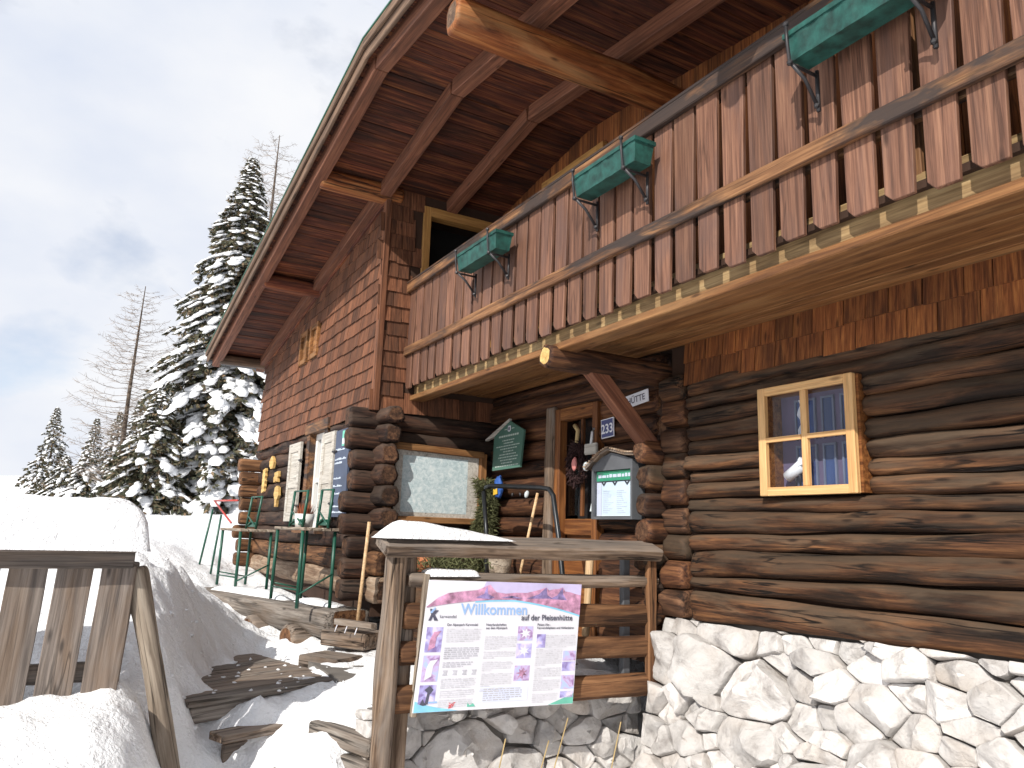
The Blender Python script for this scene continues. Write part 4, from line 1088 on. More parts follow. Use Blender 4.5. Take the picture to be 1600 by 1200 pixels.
add('snow_crumbs', mc, None, None, 'snow', label='loose crumbs of snow scattered over the steps', cat='snow', kind='stuff')

# ------------------------------------------------------------------ log bench, tables and chairs before the left wall
ben = empty('log_bench', (-8.5, 2.0, -1), 'long halved grey log bench lying on stumps before the left wall', 'bench')
ba, bb = V((-9.95, 1.52, -.80)), V((-6.98, 2.36, -.80))
bd_ = (bb - ba)
me = log_mesh(bd_.length, .34, .46, .25, 350, 'grey_wood', 0, 0, 2.1, .015, .03, 18, .12, 'log_end')
for q in me.vertices:
    if q.co.z > .055: q.co.z = .055 + (q.co.z - .055) * .10
    if q.co.x < .8: q.co.z = .05 + (q.co.z - .05) * (.35 + .65 * q.co.x / .8)
add('half_log', me, ben, frame(ba, bd_))
for f_ in (.55, .80):
    c = ba + bd_ * f_
    add('stump', log_mesh(.45, .26, .24, .15, 355 + f_, 'grey_brown', 0, 0, 2.1, .02, .03, 14, .1, 'log_end'), ben, frame((c.x + .1, c.y - .28, -1.02), (-.2, .95, 0)))
add('snow_cap', snow_mesh(1.7, .26, .07, 23, 20, 8, .5), None, frame(ba + bd_ * .12 + V((0, .02, .052)), bd_), label='snow along the far part of the halved log bench', cat='snow')
add('snow_cap', snow_mesh(.75, .22, .06, 27, 14, 8, .5), None, frame(ba + bd_ * .70 + V((0, .02, .052)), bd_), label='snow on the near end of the halved log bench', cat='snow')
def table(xa, xb, ya, yb, zt_, zb, label):
    t_ = empty('folding_table', ((xa + xb) / 2, (ya + yb) / 2, zb), label, 'table', 'green legged tables on the log bench')
    n_ = 4; w_ = (yb - ya) / n_
    for k in range(n_):
        board('table_slat', (xa, ya + w_ * (k + .5), zt_), (xb, ya + w_ * (k + .5) + .01, zt_), w_ - .012, .028, 'post_tan', t_)
    for (x_, y_, dx) in ((xa + .06, ya + .03, -.05), (xb - .06, ya + .03, .0), (xa + .06, yb - .03, -.05), (xb - .06, yb - .03, .0)):
        tube('leg', [(x_, y_, zt_ - .014), (x_ + dx, y_, zb)], .017, 'metal_green', t_, 8)
    tube('brace', [(xa + .04, ya + .03, zb + .12), (xb - .06, ya + .03, zb + .16)], .009, 'metal_green', t_, 6)
    tube('brace', [(xa + .02, ya + .03, zb + .16), (xa + .02, yb - .03, zb + .10)], .009, 'metal_green', t_, 6)
    tube('brace', [(xb - .05, ya + .03, zb + .12), (xb - .05, yb - .03, zb + .30)], .009, 'metal_green', t_, 6)
    return t_
table(-8.10, -7.02, 1.86, 2.22, -.02, -.72, 'wooden topped table with dark green legs nearest the house corner')
table(-10.3, -9.05, 1.70, 2.10, -.06, -.74, 'wooden topped table with dark green legs farther along the bench')
def chair_frame(x, y, z0, h, w, lean, label):
    c = empty('folding_chair', (x, y, z0), label, 'chair', 'folded green chairs stood on the tables')
    for dx in (0, w):
        tube('upright', [(x + dx, y, z0), (x + dx + lean, y + .02, z0 + h)], .014, 'metal_green', c, 8)
    tube('cross_bar', [(x + lean, y + .02, z0 + h), (x + w + lean, y + .02, z0 + h - .01)], .009, 'metal_green', c, 6)
    tube('cross_bar', [(x + .01, y + .005, z0 + .16), (x + w, y, z0 + .02)], .010, 'metal_green', c, 6)
    tube('cross_bar', [(x, y + .005, z0 + .03), (x + w * .55, y, z0 + .09)], .010, 'metal_green', c, 6)
    board('seat_slat', (x + .02, y + .02, z0 + .05), (x + w - .02, y + .02, z0 + .05), .06, .015, 'metal_green', c, (0, -1, .2))
chair_frame(-8.02, 2.0, -.005, .36, .50, .03, 'folded green chair frame standing on the near table in front of the left shutter')
chair_frame(-7.38, 2.1, -.005, .36, .36, .02, 'folded green chair frame standing on the near table before the chalkboard')
chair_frame(-9.80, 1.92, -.045, .38, .55, .10, 'folded green chair frame standing on the far table')
rf = empty('sled_frame', (-11.2, 1.75, -.5), 'red metal tube frame propped behind the far table', 'frame')
tube('tube', [(-11.9, 1.85, .33), (-10.5, 1.92, .31)], .013, 'red_metal', rf); tube('tube', [(-11.9, 1.85, .33), (-10.7, 1.9, .02)], .013, 'red_metal', rf); tube('leg', [(-10.9, 1.8, .12), (-11.0, 1.75, -.75)], .014, 'metal_green', rf); tube('leg', [(-11.3, 1.75, .20), (-11.45, 1.65, -.72)], .014, 'metal_green', rf)
fp = empty('flower_pot', (-7.78, 2.08, -.005), 'white pot of dry reddish heather on the near table', 'flower pot')
v, f = tube_vf([(0, 0, 0), (0, 0, .13)], .085, 14, .10); add('pot', mesh(v, f, True), fp, T(-7.78, 2.08, -.004), 'white_paint')
parts = []
rr = random.Random(8)
for k in range(120):
    a = rr.uniform(0, 6.28); r_ = rr.uniform(0, .09); h_ = rr.uniform(.05, .13)
    b = V((r_ * math.cos(a), r_ * math.sin(a), .12)); t_ = b + V((r_ * math.cos(a) * .5, r_ * math.sin(a) * .5, h_)); s = V((-math.sin(a), math.cos(a), 0)) * .008
    parts.append(([tuple(b - s), tuple(b + s), tuple(t_)], [(0, 1, 2)]))
add('heather', join(parts), fp, T(-7.78, 2.08, -.004), 'heather')

# ------------------------------------------------------------------ things hung on the walls
# map case on the side wall, facing +X
MX = -6.90
mc_ = empty('map_case', (MX, 3.1, .45), 'framed trail map under glass on the side wall by the entrance', 'map board')
add('backing', mesh(*box_vf(MX, MX + .02, 2.67, 3.56, .12, .78)), mc_, None, 'shutter_grey')
Mm = frame((MX + .0215, 2.74, .17), (0, 1, 0), (1, 0, 0))
add('map_sheet', mesh([(0, 0, 0), (.70, 0, 0), (.70, .54, 0), (0, .54, 0)], [(0, 1, 2, 3)]), mc_, Mm, 'map_print')
for a, b in (((MX + .03, 2.60, .10), (MX + .03, 2.60, .80)), ((MX + .03, 3.60, .10), (MX + .03, 3.60, .78))):
    board('frame_bar', a, b, .07, .07, 'honey', mc_, (1, 0, 0), .006)
board('frame_bar', (MX + .03, 2.60, .795), (MX + .03, 3.60, .765), .065, .075, 'honey', mc_, (1, 0, 0), .006)
board('frame_bar', (MX + .03, 2.62, .10), (MX + .03, 3.60, .10), .06, .075, 'honey', mc_, (1, 0, 0), .006)
# chalkboard by the right shutter
cb = empty('chalkboard', (-7.8, 2.40, .1), 'tall chalkboard menu with green top label beside the right shutter', 'chalkboard')
add('slate', mesh(*box_vf(-8.02, -7.56, 2.415, 2.435, .11, 1.02)), cb, None, 'chalkboard')
add('top_label', mesh(*box_vf(-7.78, -7.57, 2.408, 2.414, .84, 1.0)), cb, None, 'print_green')
add('top_label', mesh(*box_vf(-7.76, -7.60, 2.404, 2.4075, .86, .92)), cb, None, 'print_white')
rr = random.Random(5); parts = []
for z in (.80, .70, .66, .50, .42, .34, .21, .15):
    x_ = -7.99
    while x_ < -7.99 + rr.uniform(.22, .40):
        w_ = rr.uniform(.02, .06); parts.append(box_vf(x_, x_ + w_, 2.411, 2.4145, z, z + rr.uniform(.008, .022))); x_ += w_ + .012
add('chalk_writing', join(parts), cb, None, 'chalk', kind='stuff')
# carved ornaments on the left wall
def carved(x, z, pts, label):
    add('wooden_carving', extrude_poly([(a_ * .78, b_ * .74) for a_, b_ in pts], .035), None, frame((x, 2.425, z), (1, 0, 0), (0, -1, 0)), 'carved', label, 'carving', 'pale carved boards on the left log wall')
carved(-11.05, .86, [(-.16, -.04), (-.05, -.10), (.12, -.09), (.17, .02), (.06, .12), (-.02, .15), (-.10, .10), (-.18, .06)], 'pale carved hut shape highest on the left log wall')
carved(-10.72, .66, [(-.14, -.10), (.05, -.08), (.15, -.10), (.12, -.02), (.17, .0), (.15, .10), (-.12, .08), (-.10, .02), (-.16, -.01)], 'pale carved block under the highest carving on the log wall')
zig = [(-.06 - .02 * (k % 2), -.24 + k * .05) for k in range(10)] + [(.12 + .03 * (k % 2), .24 - k * .05) for k in range(10)]
carved(-11.50, .64, list(reversed(zig)), 'pale ribbed carving leftmost on the log wall')
carved(-10.62, .40, [(-.05, -.20), (.06, -.20), (.08, -.08), (.18, .0), (.14, .14), (.02, .18), (-.12, .15), (-.17, .03), (-.07, -.07)], 'pale round topped carving lowest on the log wall')
# green house-shaped notice left of the door
gs = empty('notice_board', (-6.38, 3.6, .62), 'dark green house-shaped notice with pale lettering left of the door', 'sign')
Mg = frame((-6.66, 3.60, .60), (1, .02, .02), (0, -1, .04))
add('plate', extrude_poly([(0, 0), (.52, .0), (.56, .35), (.29, .47), (.0, .37)], .02), gs, Mg, 'sign_green')
add('gable_board', extrude_poly([(-.17, .33), (.0, .39), (.29, .49), (.29, .465), (0, .34), (-.16, .315)], .03), gs, Mg @ T(0, 0, .008), 'shutter_grey')
rr = random.Random(6); parts = []
for k, (w0, w1) in enumerate(((.10, .45), (.17, .38), (.20, .36), (.06, .50), (.14, .42), (.20, .37), (.13, .44), (.11, .46), (.15, .42), (.17, .38), (.06, .48))):
    y_ = .315 - k * .0275 - (0 if k == 0 else .012); x_ = w0
    while x_ < w1:
        w_ = rr.uniform(.012, .045); parts.append(([(x_, y_, 0), (x_ + w_, y_, 0), (x_ + w_, y_ + (.018 if k == 0 else .010), 0), (x_, y_ + (.018 if k == 0 else .010), 0)], [(0, 1, 2, 3)])); x_ += w_ + .008
add('lettering', join(parts), gs, Mg @ T(0, 0, .0025), 'sign_text')
add('crest', extrude_poly([(.265, .37), (.29, .36), (.315, .37), (.315, .42), (.265, .42)], .002), gs, Mg @ T(0, 0, .003), 'print_white')
add('crest', extrude_poly([(.277, .378), (.29, .37), (.303, .378), (.303, .40), (.29, .41), (.277, .40)], .002), gs, Mg @ T(0, 0, .0055), 'print_dark')
for xx in (.20, .335):
    add('lettering', extrude_poly([(xx, .385), (xx + .05, .385), (xx + .05, .393), (xx, .393)], .001), gs, Mg @ T(0, 0, .0025), 'sign_text')
# house number
hn = empty('house_number', (-4.89, 3.69, .80), 'blue enamel house number plate reading 233 beside the door', 'sign')
Mh = frame((-4.98, 3.690, .775), (1, 0, .06), (0, -1, 0))
add('plate', extrude_poly([(0, 0), (.165, 0), (.165, .155), (0, .155)], .008), hn, Mh, 'print_white')
add('field', extrude_poly([(.007, .007), (.158, .007), (.158, .148), (.007, .148)], .001), hn, Mh @ T(0, 0, .0016), 'enamel_blue')
add('lettering', TXT['233'], hn, Mh @ T(.0825, .038, .0034), 'print_white')
# white hut-name plate, partly behind the strut
hp = empty('name_plate', (-4.55, 3.60, .9), 'white hut name plate with black capitals half hidden behind the diagonal strut', 'sign')
Mp = frame((-4.66, 3.64, .965), (1, .0, .10), (0, -1, 0))
add('plate', extrude_poly([(0, 0), (.325, 0), (.325, .095), (0, .095)], .008), hp, Mp, 'print_white')
add('lettering', TXT['hut'], hp, Mp @ T(.185, .024, .002), 'print_dark')
# menu case
mn = empty('menu_case', (-4.85, 3.6, .13), 'glazed menu case with green header and little shingled roof right of the door', 'menu case')
xa, xb, yf_ = -4.985, -4.475, 3.60
add('case', join([box_vf(xa, xa + .022, yf_, 3.72, .13, .505), box_vf(xb - .022, xb, yf_, 3.72, .13, .505), box_vf(xa + .022, xb - .022, yf_ + .002, 3.72, .13, .15), box_vf(xa + .022, xb - .022, yf_ + .05, 3.72, .15, .60)]), mn, None, 'dark_grey')
add('gable', extrude_poly([(0, 0), (xb - xa, 0), (xb - xa, .07), (.36, .11), (.25, .135), (.13, .105), (0, .035)], .12), mn, frame((xa, yf_ + .001, .505), (1, 0, 0), (0, -1, 0)), 'dark_grey')
roofpts = [(-.05, .028), (.06, .085), (.14, .13), (.25, .165), (.37, .135), (.47, .112), (.56, .105)]
for k in range(len(roofpts) - 1):
    (x0, z0), (x1, z1) = roofpts[k], roofpts[k + 1]
    board('roof_strip', (xa + x0, yf_ + .05, .50 + z0), (xa + x1, yf_ + .05, .50 + z1), .17, .022, 'grey_brown', mn, (0, 0, 1), .003)
n_ = 26
for k in range(n_):
    u = k / (n_ - 1) * (len(roofpts) - 1.001); i = int(u); t_ = u - i
    x_ = roofpts[i][0] + (roofpts[i + 1][0] - roofpts[i][0]) * t_; z_ = roofpts[i][1] + (roofpts[i + 1][1] - roofpts[i][1]) * t_
    add('roof_shingle', plank(.05, .017, .012, 'log_pale', .002), mn, frame((xa + x_, yf_ - .05, .515 + z_), (0, 1, .05)))
add('header', mesh(*box_vf(xa + .035, xb - .035, yf_ + .025, yf_ + .03, .425, .500)), mn, None, 'menu_green')
rr = random.Random(12); parts = []; x_ = xa + .06
while x_ < xb - .07:
    w_ = rr.uniform(.02, .06); parts.append(box_vf(x_, x_ + w_, yf_ + .022, yf_ + .0248, .450, .450 + rr.uniform(.018, .028))); x_ += w_ + .012
add('lettering', join(parts), mn, None, 'print_white')
add('price_list', mesh(*box_vf(xa + .10, xb - .04, yf_ + .028, yf_ + .032, .155, .415)), mn, None, 'paper')
add('price_list', mesh(*box_vf(xa + .035, xa + .095, yf_ + .028, yf_ + .032, .155, .415)), mn, None, 'print_white')
parts = []
for k in range(12):
    for x0 in (xa + .12, xa + .29): parts.append(box_vf(x0, x0 + rr.uniform(.06, .13), yf_ + .0255, yf_ + .0275, .18 + k * .015, .184 + k * .015))
add('price_text', join(parts), mn, None, 'print_pale', kind='stuff')
for x_ in (xa + .13, xa + .27, xa + .42):
    add('clip', extrude_poly([(0, 0), (.03, .03), (.02, .036), (.0, .018), (-.02, .036), (-.03, .03)], .004), mn, frame((x_, yf_ + .022, .385), (1, 0, 0), (0, -1, 0)), 'iron')
add('pane', mesh([(xa + .03, yf_ + .012, .16), (xb - .03, yf_ + .012, .16), (xb - .03, yf_ + .012, .49), (xa + .03, yf_ + .012, .49)], [(0, 1, 2, 3)]), mn, None, 'glass')
# door wreath, hanging plaque, paper, glass heart
wr = empty('door_wreath', (-5.36, 3.72, .52), 'dark oval wreath with pink centre hanging on the door glass', 'wreath')
ring = [(-5.37 + .085 * math.cos(a), 3.72, .60 + .16 * math.sin(a)) for a in [k * 2 * math.pi / 20 for k in range(21)]]
def tufts(n, rs, fn, ln=.07, wd=.006):
    rr = random.Random(rs); parts = []
    for k in range(n):
        p_, d = fn(rr); d = (d + V((rr.gauss(0, .5), rr.gauss(0, .5), rr.gauss(0, .5)))).normalized()
        s = d.cross(V((rr.gauss(0, 1), rr.gauss(0, 1), rr.gauss(0, 1)))).normalized() * wd
        l_ = ln * rr.uniform(.6, 1.3)
        parts.append(([tuple(p_ - s), tuple(p_ + s), tuple(p_ + d * l_)], [(0, 1, 2)]))
    return join(parts)
def wfn(rr):
    a = rr.uniform(0, 6.28); q = V((.085 * math.cos(a), rr.gauss(0, .015), .15 * math.sin(a))) + V((rr.gauss(0, .018), 0, rr.gauss(0, .018)))
    return q, V((math.cos(a) * .5 - math.sin(a), -.2, math.sin(a) * .5 + math.cos(a)))
add('ring', tufts(1400, 19, wfn, .05, .006), wr, T(-5.37, 3.72, .60), 'wreath')
add('heart', chunk(.042, 3, 'pink_wax'), wr, T(-5.37, 3.70, .60) @ Matrix.Diagonal((.75, .5, 2.0, 1)), None)
tube('ribbon', [(-5.36, 3.71, .78), (-5.33, 3.70, .88), (-5.38, 3.70, .93)], .02, 'straw', wr, 6)
dp = empty('hanging_plaque', (-5.10, 3.66, .66), 'small grey wooden plaque hanging by a white ribbon at the door', 'plaque')
add('plaque', bm_box(-.085, .085, -.012, .012, -.045, .045, .006), dp, T(-5.08, 3.66, .70), 'shutter_grey')
tube('ribbon', [(-5.08, 3.66, .74), (-5.065, 3.66, .84), (-5.045, 3.66, .87)], .014, 'cloth_white', dp, 6)
add('glass_heart', chunk(.04, 9, 'ornament_glass'), None, T(-5.14, 3.66, .56) @ Matrix.Diagonal((.9, .5, 1.3, 1)), None, 'small pale glass heart hanging below the plaque', 'ornament')
add('paper_notice', extrude_poly([(0, 0), (.10, 0), (.15, .30), (.09, .30)], .002), None, frame((-5.22, 3.755, .20), (1, 0, 0), (0, -1, 0)), 'paper', 'white paper notice standing behind the menu case in the door', 'paper')
# figure standing in the pine window
wf = empty('bird_figure', (-3.02, 3.74, .33), 'white wooden bird figure standing behind the lower left pane', 'figurine')
v, f = tube_vf([(-3.17, 3.74, .385), (-3.12, 3.74, .415), (-3.05, 3.735, .455)], .034, 10, .036); add('body', mesh(v, f, True), wf, None, 'white_paint')
add('head', extrude_poly([(0, 0), (.035, .012), (.03, .03), (.065, .028), (.035, .042), (.012, .055), (.0, .04)], .02), wf, frame((-3.06, 3.70, .44), (1, 0, 0), (0, -1, 0)), 'white_paint')
tube('stick', [(-3.11, 3.74, .40), (-3.11, 3.74, .32)], .004, 'iron', wf, 6)
tube('stick', [(-3.08, 3.74, .42), (-3.08, 3.74, .32)], .004, 'iron', wf, 6)

# ------------------------------------------------------------------ flower boxes on the balcony rail
def flower_box(x0, x1, label):
    fb = empty('flower_box', ((x0 + x1) / 2, 2.60, 2.10), label, 'flower box', 'green flower boxes on the balcony rail')
    L_ = x1 - x0; y0, y1 = 2.525, 2.672; zb, zt_ = 2.095, 2.235
    nr = int(L_ / .03)
    def loop(z, ins, rib):
        pts = []
        for i in range(nr + 1):
            pts.append((x0 + ins + (L_ - 2 * ins) * i / nr, y0 + ins * .7 + (rib if i % 4 < 2 else 0), z))
        for i in range(nr + 1):
            pts.append((x1 - ins - (L_ - 2 * ins) * i / nr, y1 - ins * .7, z))
        return pts
    rings = [loop(zb, .022, .002), loop(zt_ - .025, .004, .004), loop(zt_ - .024, -.006, 0), loop(zt_, -.006, 0), loop(zt_, .012, 0), loop(zt_ - .03, .014, 0)]
    n_ = len(rings[0]); vv = [q for r_ in rings for q in r_]; ff = []
    for k in range(len(rings) - 1):
        for i in range(n_):
            a, b = k * n_ + i, k * n_ + (i + 1) % n_
            ff.append((a, b, b + n_, a + n_))
    ff.append(tuple(reversed(range(n_))))
    o = V((x0, y0, zb))
    add('trough', mesh([V(q) - o for q in vv], ff), fb, T(*o), 'box_green')
    add('soil', mesh([(x0 + .02, y0 + .02, zt_ - .03), (x1 - .02, y0 + .02, zt_ - .03), (x1 - .02, y1 - .02, zt_ - .03), (x0 + .02, y1 - .02, zt_ - .03)], [(0, 1, 2, 3)]), fb, None, 'earth')
    for xx in (x0 + .03, x1 - .10):
        tube('bracket', [(xx, 2.505, 2.26), (xx, 2.507, 2.19), (xx, 2.52, 2.085), (xx, 2.56, 2.075), (xx, 2.70, 2.075)], .008, 'iron', fb, 6)
        tube('bracket_arm', [(xx, 2.525, 2.08), (xx + .012, 2.60, 2.02), (xx, 2.69, 1.93)], .009, 'iron', fb, 6)
        tube('bracket_plate', [(xx, 2.700, 2.10), (xx, 2.700, 1.90)], .010, 'iron', fb, 6)
        for q in ((xx, 2.505, 2.26), (xx, 2.522, 2.078), (xx, 2.69, 1.925)):
            bm = bmesh.new(); bmesh.ops.create_icosphere(bm, subdivisions=1, radius=.016); me = bpy.data.meshes.new('knob'); bm.to_mesh(me); bm.free()
            add('knob', me, fb, T(*q), 'iron')
flower_box(-5.43, -4.75, 'empty green flower box nearest the shingled corner, leftmost on the balcony')
flower_box(-3.74, -3.12, 'middle empty green flower box on the balcony rail')
flower_box(-2.07, -1.40, 'largest looking green flower box at the upper right on the balcony')

# ------------------------------------------------------------------ entrance clutter
ps = empty('snow_pusher', (-5.6, 3.25, -.95), 'dark tubular handle of a snow pusher standing by the door', 'shovel')
pts = [(-5.96, 3.22, -.90), (-6.04, 3.23, .0), (-6.14, 3.24, .36), (-6.10, 3.24, .40), (-6.02, 3.24, .41), (-5.2, 3.26, .365), (-5.08, 3.26, .35), (-5.02, 3.26, .30), (-4.92, 3.25, .0), (-4.80, 3.23, -.40), (-4.72, 3.22, -.90)]
tube('handle', pts, .020, 'tube_dark', ps, 8)
add('blade', mesh([(-6.1, 3.30, -.9), (-4.7, 3.30, -.9), (-4.7, 3.10, -.95), (-6.1, 3.10, -.95)], [(0, 1, 2, 3)]), ps, None, 'tube_dark')
def stick(name, a, b, r, label, mat='stick', cat='broom'):
    v, f = tube_vf([(0, 0, 0), V(b) - V(a)], r, 10)
    add(name, mesh(v, f, True), None, T(*a), mat, label, cat)
stick('broom_handle', (-6.20, 3.55, -.95), (-5.83, 3.62, .36), .013, 'thin wooden broom handle leaning on the wall left of the door')
rk = empty('rake', (-6.55, 2.18, -.95), 'pale wooden rake standing against the log corner', 'rake')
tube('handle', [(-6.56, 2.28, -.86), (-6.60, 2.345, .06)], .016, 'stick', rk, 10)
board('head', (-6.74, 2.16, -.80), (-6.30, 2.34, -.80), .07, .05, 'grey_wood', rk, (0, 0, 1))
for k in range(3): tube('tine', [(-6.66 + k * .12, 2.14 + k * .048, -.82), (-6.655 + k * .12, 2.12 + k * .048, -.875)], .005, 'print_white', rk, 5)
plain('garland_green', (0.10, 0.105, 0.045), 0.85, 0, .3, .3, 14)
def gfn(rr):
    z = rr.uniform(-.75, .44); a = rr.uniform(0, 6.28); r_ = .10 * rr.random() ** .5 * (1.1 - .3 * math.sin(z * 9))
    return V((r_ * math.cos(a), r_ * math.sin(a) * .9 + .03 * math.sin(z * 7), z)), V((math.cos(a), math.sin(a), -.4))
gl_ = empty('fir_garland', (-6.70, 3.50, -.95), 'hanging bundle of dry fir twigs beside the map case', 'garland')
add('twigs', tufts(5200, 4, gfn), gl_, T(-6.72, 3.56, .08), 'garland_green')
tube('stem', [(-6.72, 3.56, -.9), (-6.72, 3.56, .5)], .02, 'bark', gl_, 6)
bt = empty('cloth_bag', (-6.55, 3.60, .40), 'blue cloth bag with yellow print hanging under the green notice', 'bag')
bm = bmesh.new(); bmesh.ops.create_icosphere(bm, subdivisions=3, radius=1)
for q in bm.verts: q.co = V((q.co.x * .055, q.co.y * .03, max(-.8, min(.8, q.co.z)) * .13)) + noise.noise_vector(q.co * 3) * .022
me = bpy.data.meshes.new('bag'); bm.to_mesh(me); bm.free(); me.shade_smooth()
add('bag', me, bt, T(-6.55, 3.62, .44), 'blue_cloth'); add('print', extrude_poly([(0, 0), (.08, .01), (.07, .07), (.03, .05), (.0, .06)], .004), bt, frame((-6.59, 3.582, .36), (1, 0, 0), (0, -1, 0)), 'yellow_paint')
for k, (x_, m_) in enumerate(((-6.35, 'iron'), (-6.20, 'iron'), (-6.08, 'ornament_glass'))):
    add('wall_hook' if k < 2 else 'lantern_glass', chunk(.022 if k < 2 else .04, 20 + k, m_), None, T(x_, 3.66, .36) @ Matrix.Diagonal((.6, .6, 1.3, 1)), None, ('dark hook on the log wall under the green notice, left', 'dark hook on the log wall under the green notice, right', 'small pale glass hanging under the green notice')[k], 'hook' if k < 2 else 'glass')
# firewood, pots and twigs behind the railing
for k, (x_, y_, z_, L_, h_) in enumerate(((-6.0, 3.0, -.42, .30, .20), (-5.75, 3.05, -.40, .28, .16), (-5.9, 2.9, -.62, .32, .18), (-5.6, 3.0, -.62, .30, .17), (-6.2, 2.95, -.64, .30, .18), (-5.9, 2.95, -.80, .36, .18), (-5.55, 2.95, -.80, .34, .18), (-6.25, 2.95, -.82, .34, .18))):
    add('firewood', log_mesh(L_, h_, h_ * .9, h_ * .45, 400 + k, 'carved', 0, 0, 1.5, .02, .015, 9, .08), None, frame((x_, y_, z_), (R.uniform(-.6, .6), 1, R.uniform(-.15, .25))), label='split firewood piece in the pile behind the railing', cat='firewood', group='firewood pile behind the railing')
v, f = tube_vf([(0, 0, 0), (0, 0, .18)], .10, 14, .13); add('terracotta_pot', mesh(v, f, True), None, T(-6.62, 2.95, -.37), 'terracotta', 'round terracotta pot on the ledge behind the railing post', 'pot')
v, f = tube_vf([(0, 0, 0), (0, 0, .20)], .09, 14, .11); add('basket', mesh(v, f, True), None, T(-6.0, 3.35, -.42), 'post_tan', 'small woven basket between the garland and the broom', 'basket')
add('crate', mesh(*box_vf(-6.95, -6.05, 2.75, 3.45, -.95, -.43)), None, None, 'log_dark', 'dark wooden crate under the pots behind the railing', 'crate')
add('rolled_mat', log_mesh(.62, .06, .06, .03, 420, 'stick', 0, 0, 2, .006, .02, 12), None, frame((-4.93, 3.52, -.75), (.03, .04, 1), (1, 0, 0)), label='pale rolled mat standing upright by the door', cat='mat')
def dfn(rr):
    return V((rr.gauss(0, .22), rr.gauss(0, .10), rr.gauss(0, .06))), V((rr.gauss(0, 1), rr.gauss(0, .5), .5))
add('fir_twigs', tufts(1500, 14, dfn, .09), None, T(-6.35, 3.0, -.30), 'garland_green', 'loose fir twigs lying on the firewood', 'twigs')
# dry grass at the foot of the retaining wall
for k, (y_, dx, h_) in enumerate(((2.35, .10, .34), (2.62, .14, .30), (2.72, .18, .42), (3.2, .12, .36))):
    stick('dry_stalk', (-4.28, y_, -1.75), (-4.24, y_ + dx, -1.75 + h_ + .2), .004, ('leftmost thin dry grass stalk before the retaining wall', 'second dry grass stalk from the left before the retaining wall', 'third and tallest dry grass stalk before the retaining wall', 'rightmost thin dry grass stalk before the retaining wall')[k], 'straw', 'grass stalk')
    col.objects[-1]['group'] = 'dry stalks before the retaining wall'
# small heap of snow inside the terrace edge
add('snow_heap', snow_mesh(.9, .55, .20, 41, 18, 12, .4), None, frame((-4.80, 1.78, -1.06), (0, 1, 0)), label='snow heap on the terrace edge behind the railing post', cat='snow')
add('snow_heap', snow_mesh(.7, .40, .12, 47, 18, 12, .4), None, frame((-4.72, 2.95, -1.06), (0, 1, 0)), label='low snow heap on the terrace edge right of the info board', cat='snow')

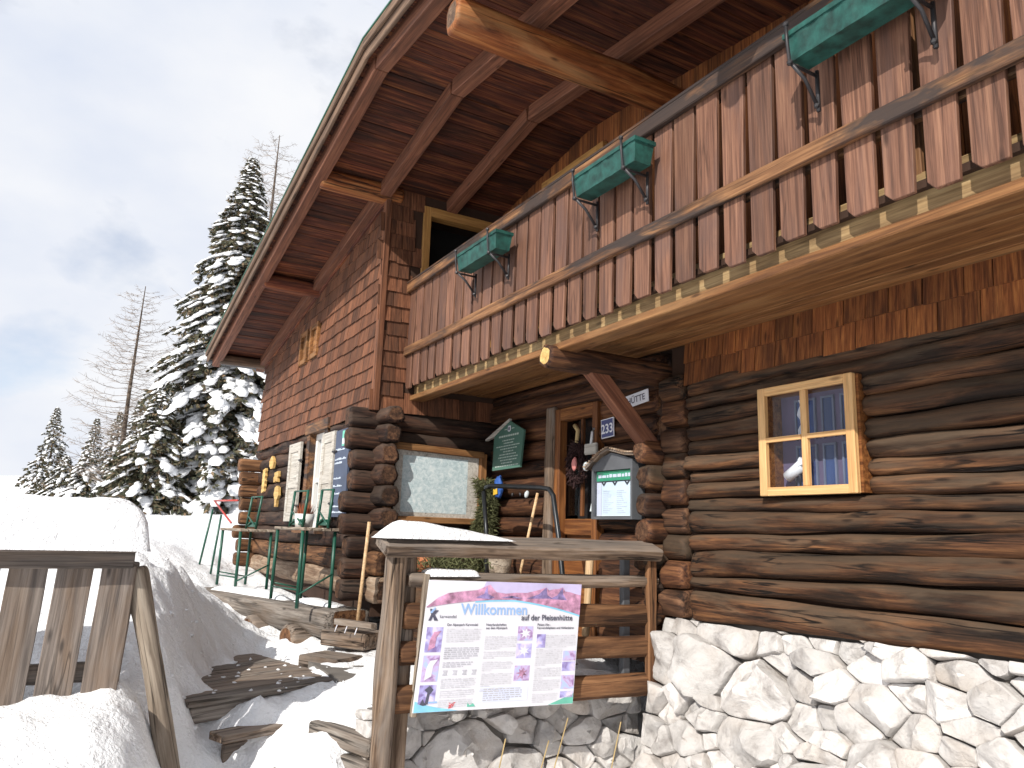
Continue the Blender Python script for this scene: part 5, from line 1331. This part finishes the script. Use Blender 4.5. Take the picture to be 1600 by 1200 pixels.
# ------------------------------------------------------------------ trees
def spruce(base, H, Rr, rs, nb, snow, label, group=None, tuft=.20, dens=1.0):
    rr = random.Random(rs)
    t_ = empty('spruce_tree', base, label, 'tree', group)
    B = V(base)
    v, f = tube_vf([(0, 0, -.5), (0, 0, H * .5), (0, 0, H * .97)], H * .018, 8, .012)
    add('trunk', mesh(v, f, True), t_, T(*B), 'bark')
    nv, nf, sv, sf = [], [], [], []
    bm = bmesh.new(); bmesh.ops.create_icosphere(bm, subdivisions=1, radius=1.0)
    iv = [q.co.copy() for q in bm.verts]; ifc = [tuple(q.index for q in fc.verts) for fc in bm.faces]; bm.free()
    for k in range(nb):
        h = 1 - (1 - (k + rr.random()) / nb) ** 1.25
        h = .02 + .97 * h
        az = k * 2.39996 + rr.gauss(0, .3)
        L_ = Rr * ((1 - h) ** .92) * rr.uniform(.66, 1.20) + .06
        tf = tuft * (.45 + .55 * min(1, L_ / 1.2))
        d = V((math.cos(az), math.sin(az), 0)); side = V((-d.y, d.x, 0))
        up = .12 if h < .7 else .35
        def pt(s): return V((0, 0, h * H)) + d * L_ * s + V((0, 0, L_ * (up * s - .52 * s * s)))
        nt_ = int((8 + 46 * L_ / 2.5) * dens)
        for q in range(nt_):
            s = rr.uniform(.12, 1.0) ** .8
            lat = rr.uniform(-1, 1) * L_ * .34 * (1.15 - s) + rr.gauss(0, .03)
            c = pt(s) + side * lat + V((0, 0, -abs(lat) * .25))
            out = (d * .7 + side * (1 if lat > 0 else -1) * .7 + V((0, 0, -.65 + rr.gauss(0, .3)))).normalized()
            ln = tf * rr.uniform(.6, 1.25); wd = tf * .20
            for e in range(3):
                o_ = (out + V((rr.gauss(0, .35), rr.gauss(0, .35), rr.gauss(0, .30)))).normalized()
                w_ = o_.cross(V((rr.gauss(0, 1), rr.gauss(0, 1), rr.gauss(0, 1)))).normalized() * wd
                i0 = len(nv)
                nv += [tuple(c), tuple(c + o_ * ln * .45 + w_), tuple(c + o_ * ln), tuple(c + o_ * ln * .45 - w_)]
                nf.append((i0, i0 + 1, i0 + 2, i0 + 3))
        ns = int(rr.uniform(.5, 1.5) * snow * (3.0 + 3.4 * L_) * .9 + .4)
        for q in range(ns):
            s = rr.uniform(.35, .98)
            lat = rr.uniform(-.7, .7) * L_ * .28 * (1.2 - s)
            c = pt(s) + side * lat + V((0, 0, .05 * L_ ** .5 - abs(lat) * .25))
            a = min(.25, (L_ * .10 + .06) * rr.uniform(.5, 1.35)); b = a * rr.uniform(.5, .9); hz = b * rr.uniform(.30, .55)
            sl_ = up - 1.04 * s
            i0 = len(sv); sd = rr.uniform(0, 99)
            for q_ in iv:
                n_ = 1 + .60 * noise.noise(q_ * 1.9 + V((sd, 0, 0)))
                lz_ = q_.z * hz * n_ if q_.z > 0 else q_.z * hz * .35
                w_ = c + d * (q_.x * a * n_) + side * (q_.y * b * n_) + V((0, 0, lz_ + q_.x * a * sl_ * .9))
                sv.append(tuple(w_))
            sf += [tuple(i + i0 for i in q_) for q_ in ifc]
    add('crown', mesh(nv, nf), t_, T(*B), 'needles')
    if sv: add('snow_load', mesh(sv, sf, True), t_, T(*B), 'snow', kind='stuff')
    return t_
def larch(base, H, rs, label, nb=60):
    rr = random.Random(rs)
    t_ = empty('larch_tree', base, label, 'tree', 'bare larches')
    v, f = tube_vf([(0, 0, -.5), (.1, 0, H * .5), (0, 0.1, H)], H * .014, 6, .015)
    add('trunk', mesh(v, f, True), t_, T(*base), 'bark')
    parts = []
    for k in range(nb):
        h = .10 + .88 * (k / nb); az = k * 2.4 + rr.gauss(0, .4)
        L_ = H * .25 * (1 - h) ** .55 * rr.uniform(.5, 1.15) + .35
        d = V((math.cos(az), math.sin(az), 0)); side = V((-d.y, d.x, 0))
        P = [V((0, 0, h * H)) + d * L_ * s + V((0, 0, L_ * (-.25 * s + .42 * s * s))) + side * rr.gauss(0, .04) * L_ for s in (0, .25, .5, .75, 1)]
        parts.append(tube_vf(P, .010 * (L_ ** .5), 3, .004))
        for q in range(int(8 + 10 * L_)):
            s = rr.uniform(.2, 1); i = min(3, int(s * 4)); c = P[i].lerp(P[i + 1], s * 4 - i)
            e = c + (d * rr.uniform(.1, .6) + side * rr.choice((-1, 1)) * rr.uniform(.4, 1) + V((0, 0, rr.uniform(-.4, .5)))) * L_ * rr.uniform(.12, .30)
            parts.append(tube_vf([c, c.lerp(e, .5) + V((0, 0, -.02)), e], .006, 3, .003))
    add('crown', join(parts), t_, T(*base), 'twig')
def gz(x, y): return ground_full(x, y) - .1
spruce((-24.5, 3.9, gz(-24.5, 3.9)), 11.6, 3.25, 51, 620, 1.5, 'tall spruce heavy with snow and brown cones behind the hut corner')
spruce((-26.0, 6.9, gz(-26, 6.9)), 12.6, 3.3, 52, 420, 1.4, 'snowy spruce mostly hidden behind the eaves next to the tallest one')
spruce((-23.0, 1.9, gz(-23, 1.9)), 3.4, 1.7, 53, 150, 1.0, 'low snow covered young spruce at the foot of the tall one')
larch((-34, 1.6, gz(-34, 1.6)), 9.0, 61, 'bare larch left of the tall snowy spruce', 130)
larch((-30, 5.6, gz(-30, 5.6)), 15.2, 62, 'tall bare larch showing above the eaves', 150)
far = [(-52, -1.2, 5.7, 1.7, .5, 'slender dark spruce standing tallest at the far left'), (-50, .9, 5.0, 1.3, .4, 'narrow spruce just right of the far left spruce'),
       (-46, 1.9, 5.0, 1.6, .9, 'small snowy spruce in the middle of the far group'), (-42, 2.6, 5.2, 1.7, 1.0, 'small spruce with white branches right in the far group'),
       (-40, .6, 2.6, 1.5, 1.5, 'low snow laden spruce in front of the far group'), (-44, -.3, 2.4, 1.3, 1.2, 'low snow dusted spruce below the slender far spruce'), (-36, 3.6, 5.6, 1.9, 1.1, 'snowy spruce next to the bare larch')]
for i, (x_, y_, H_, r_, s_, lb) in enumerate(far):
    spruce((x_, y_, gz(x_, y_)), H_, r_, 70 + i, 130, s_, lb, 'small far spruces on the snow slope', .20, .9)
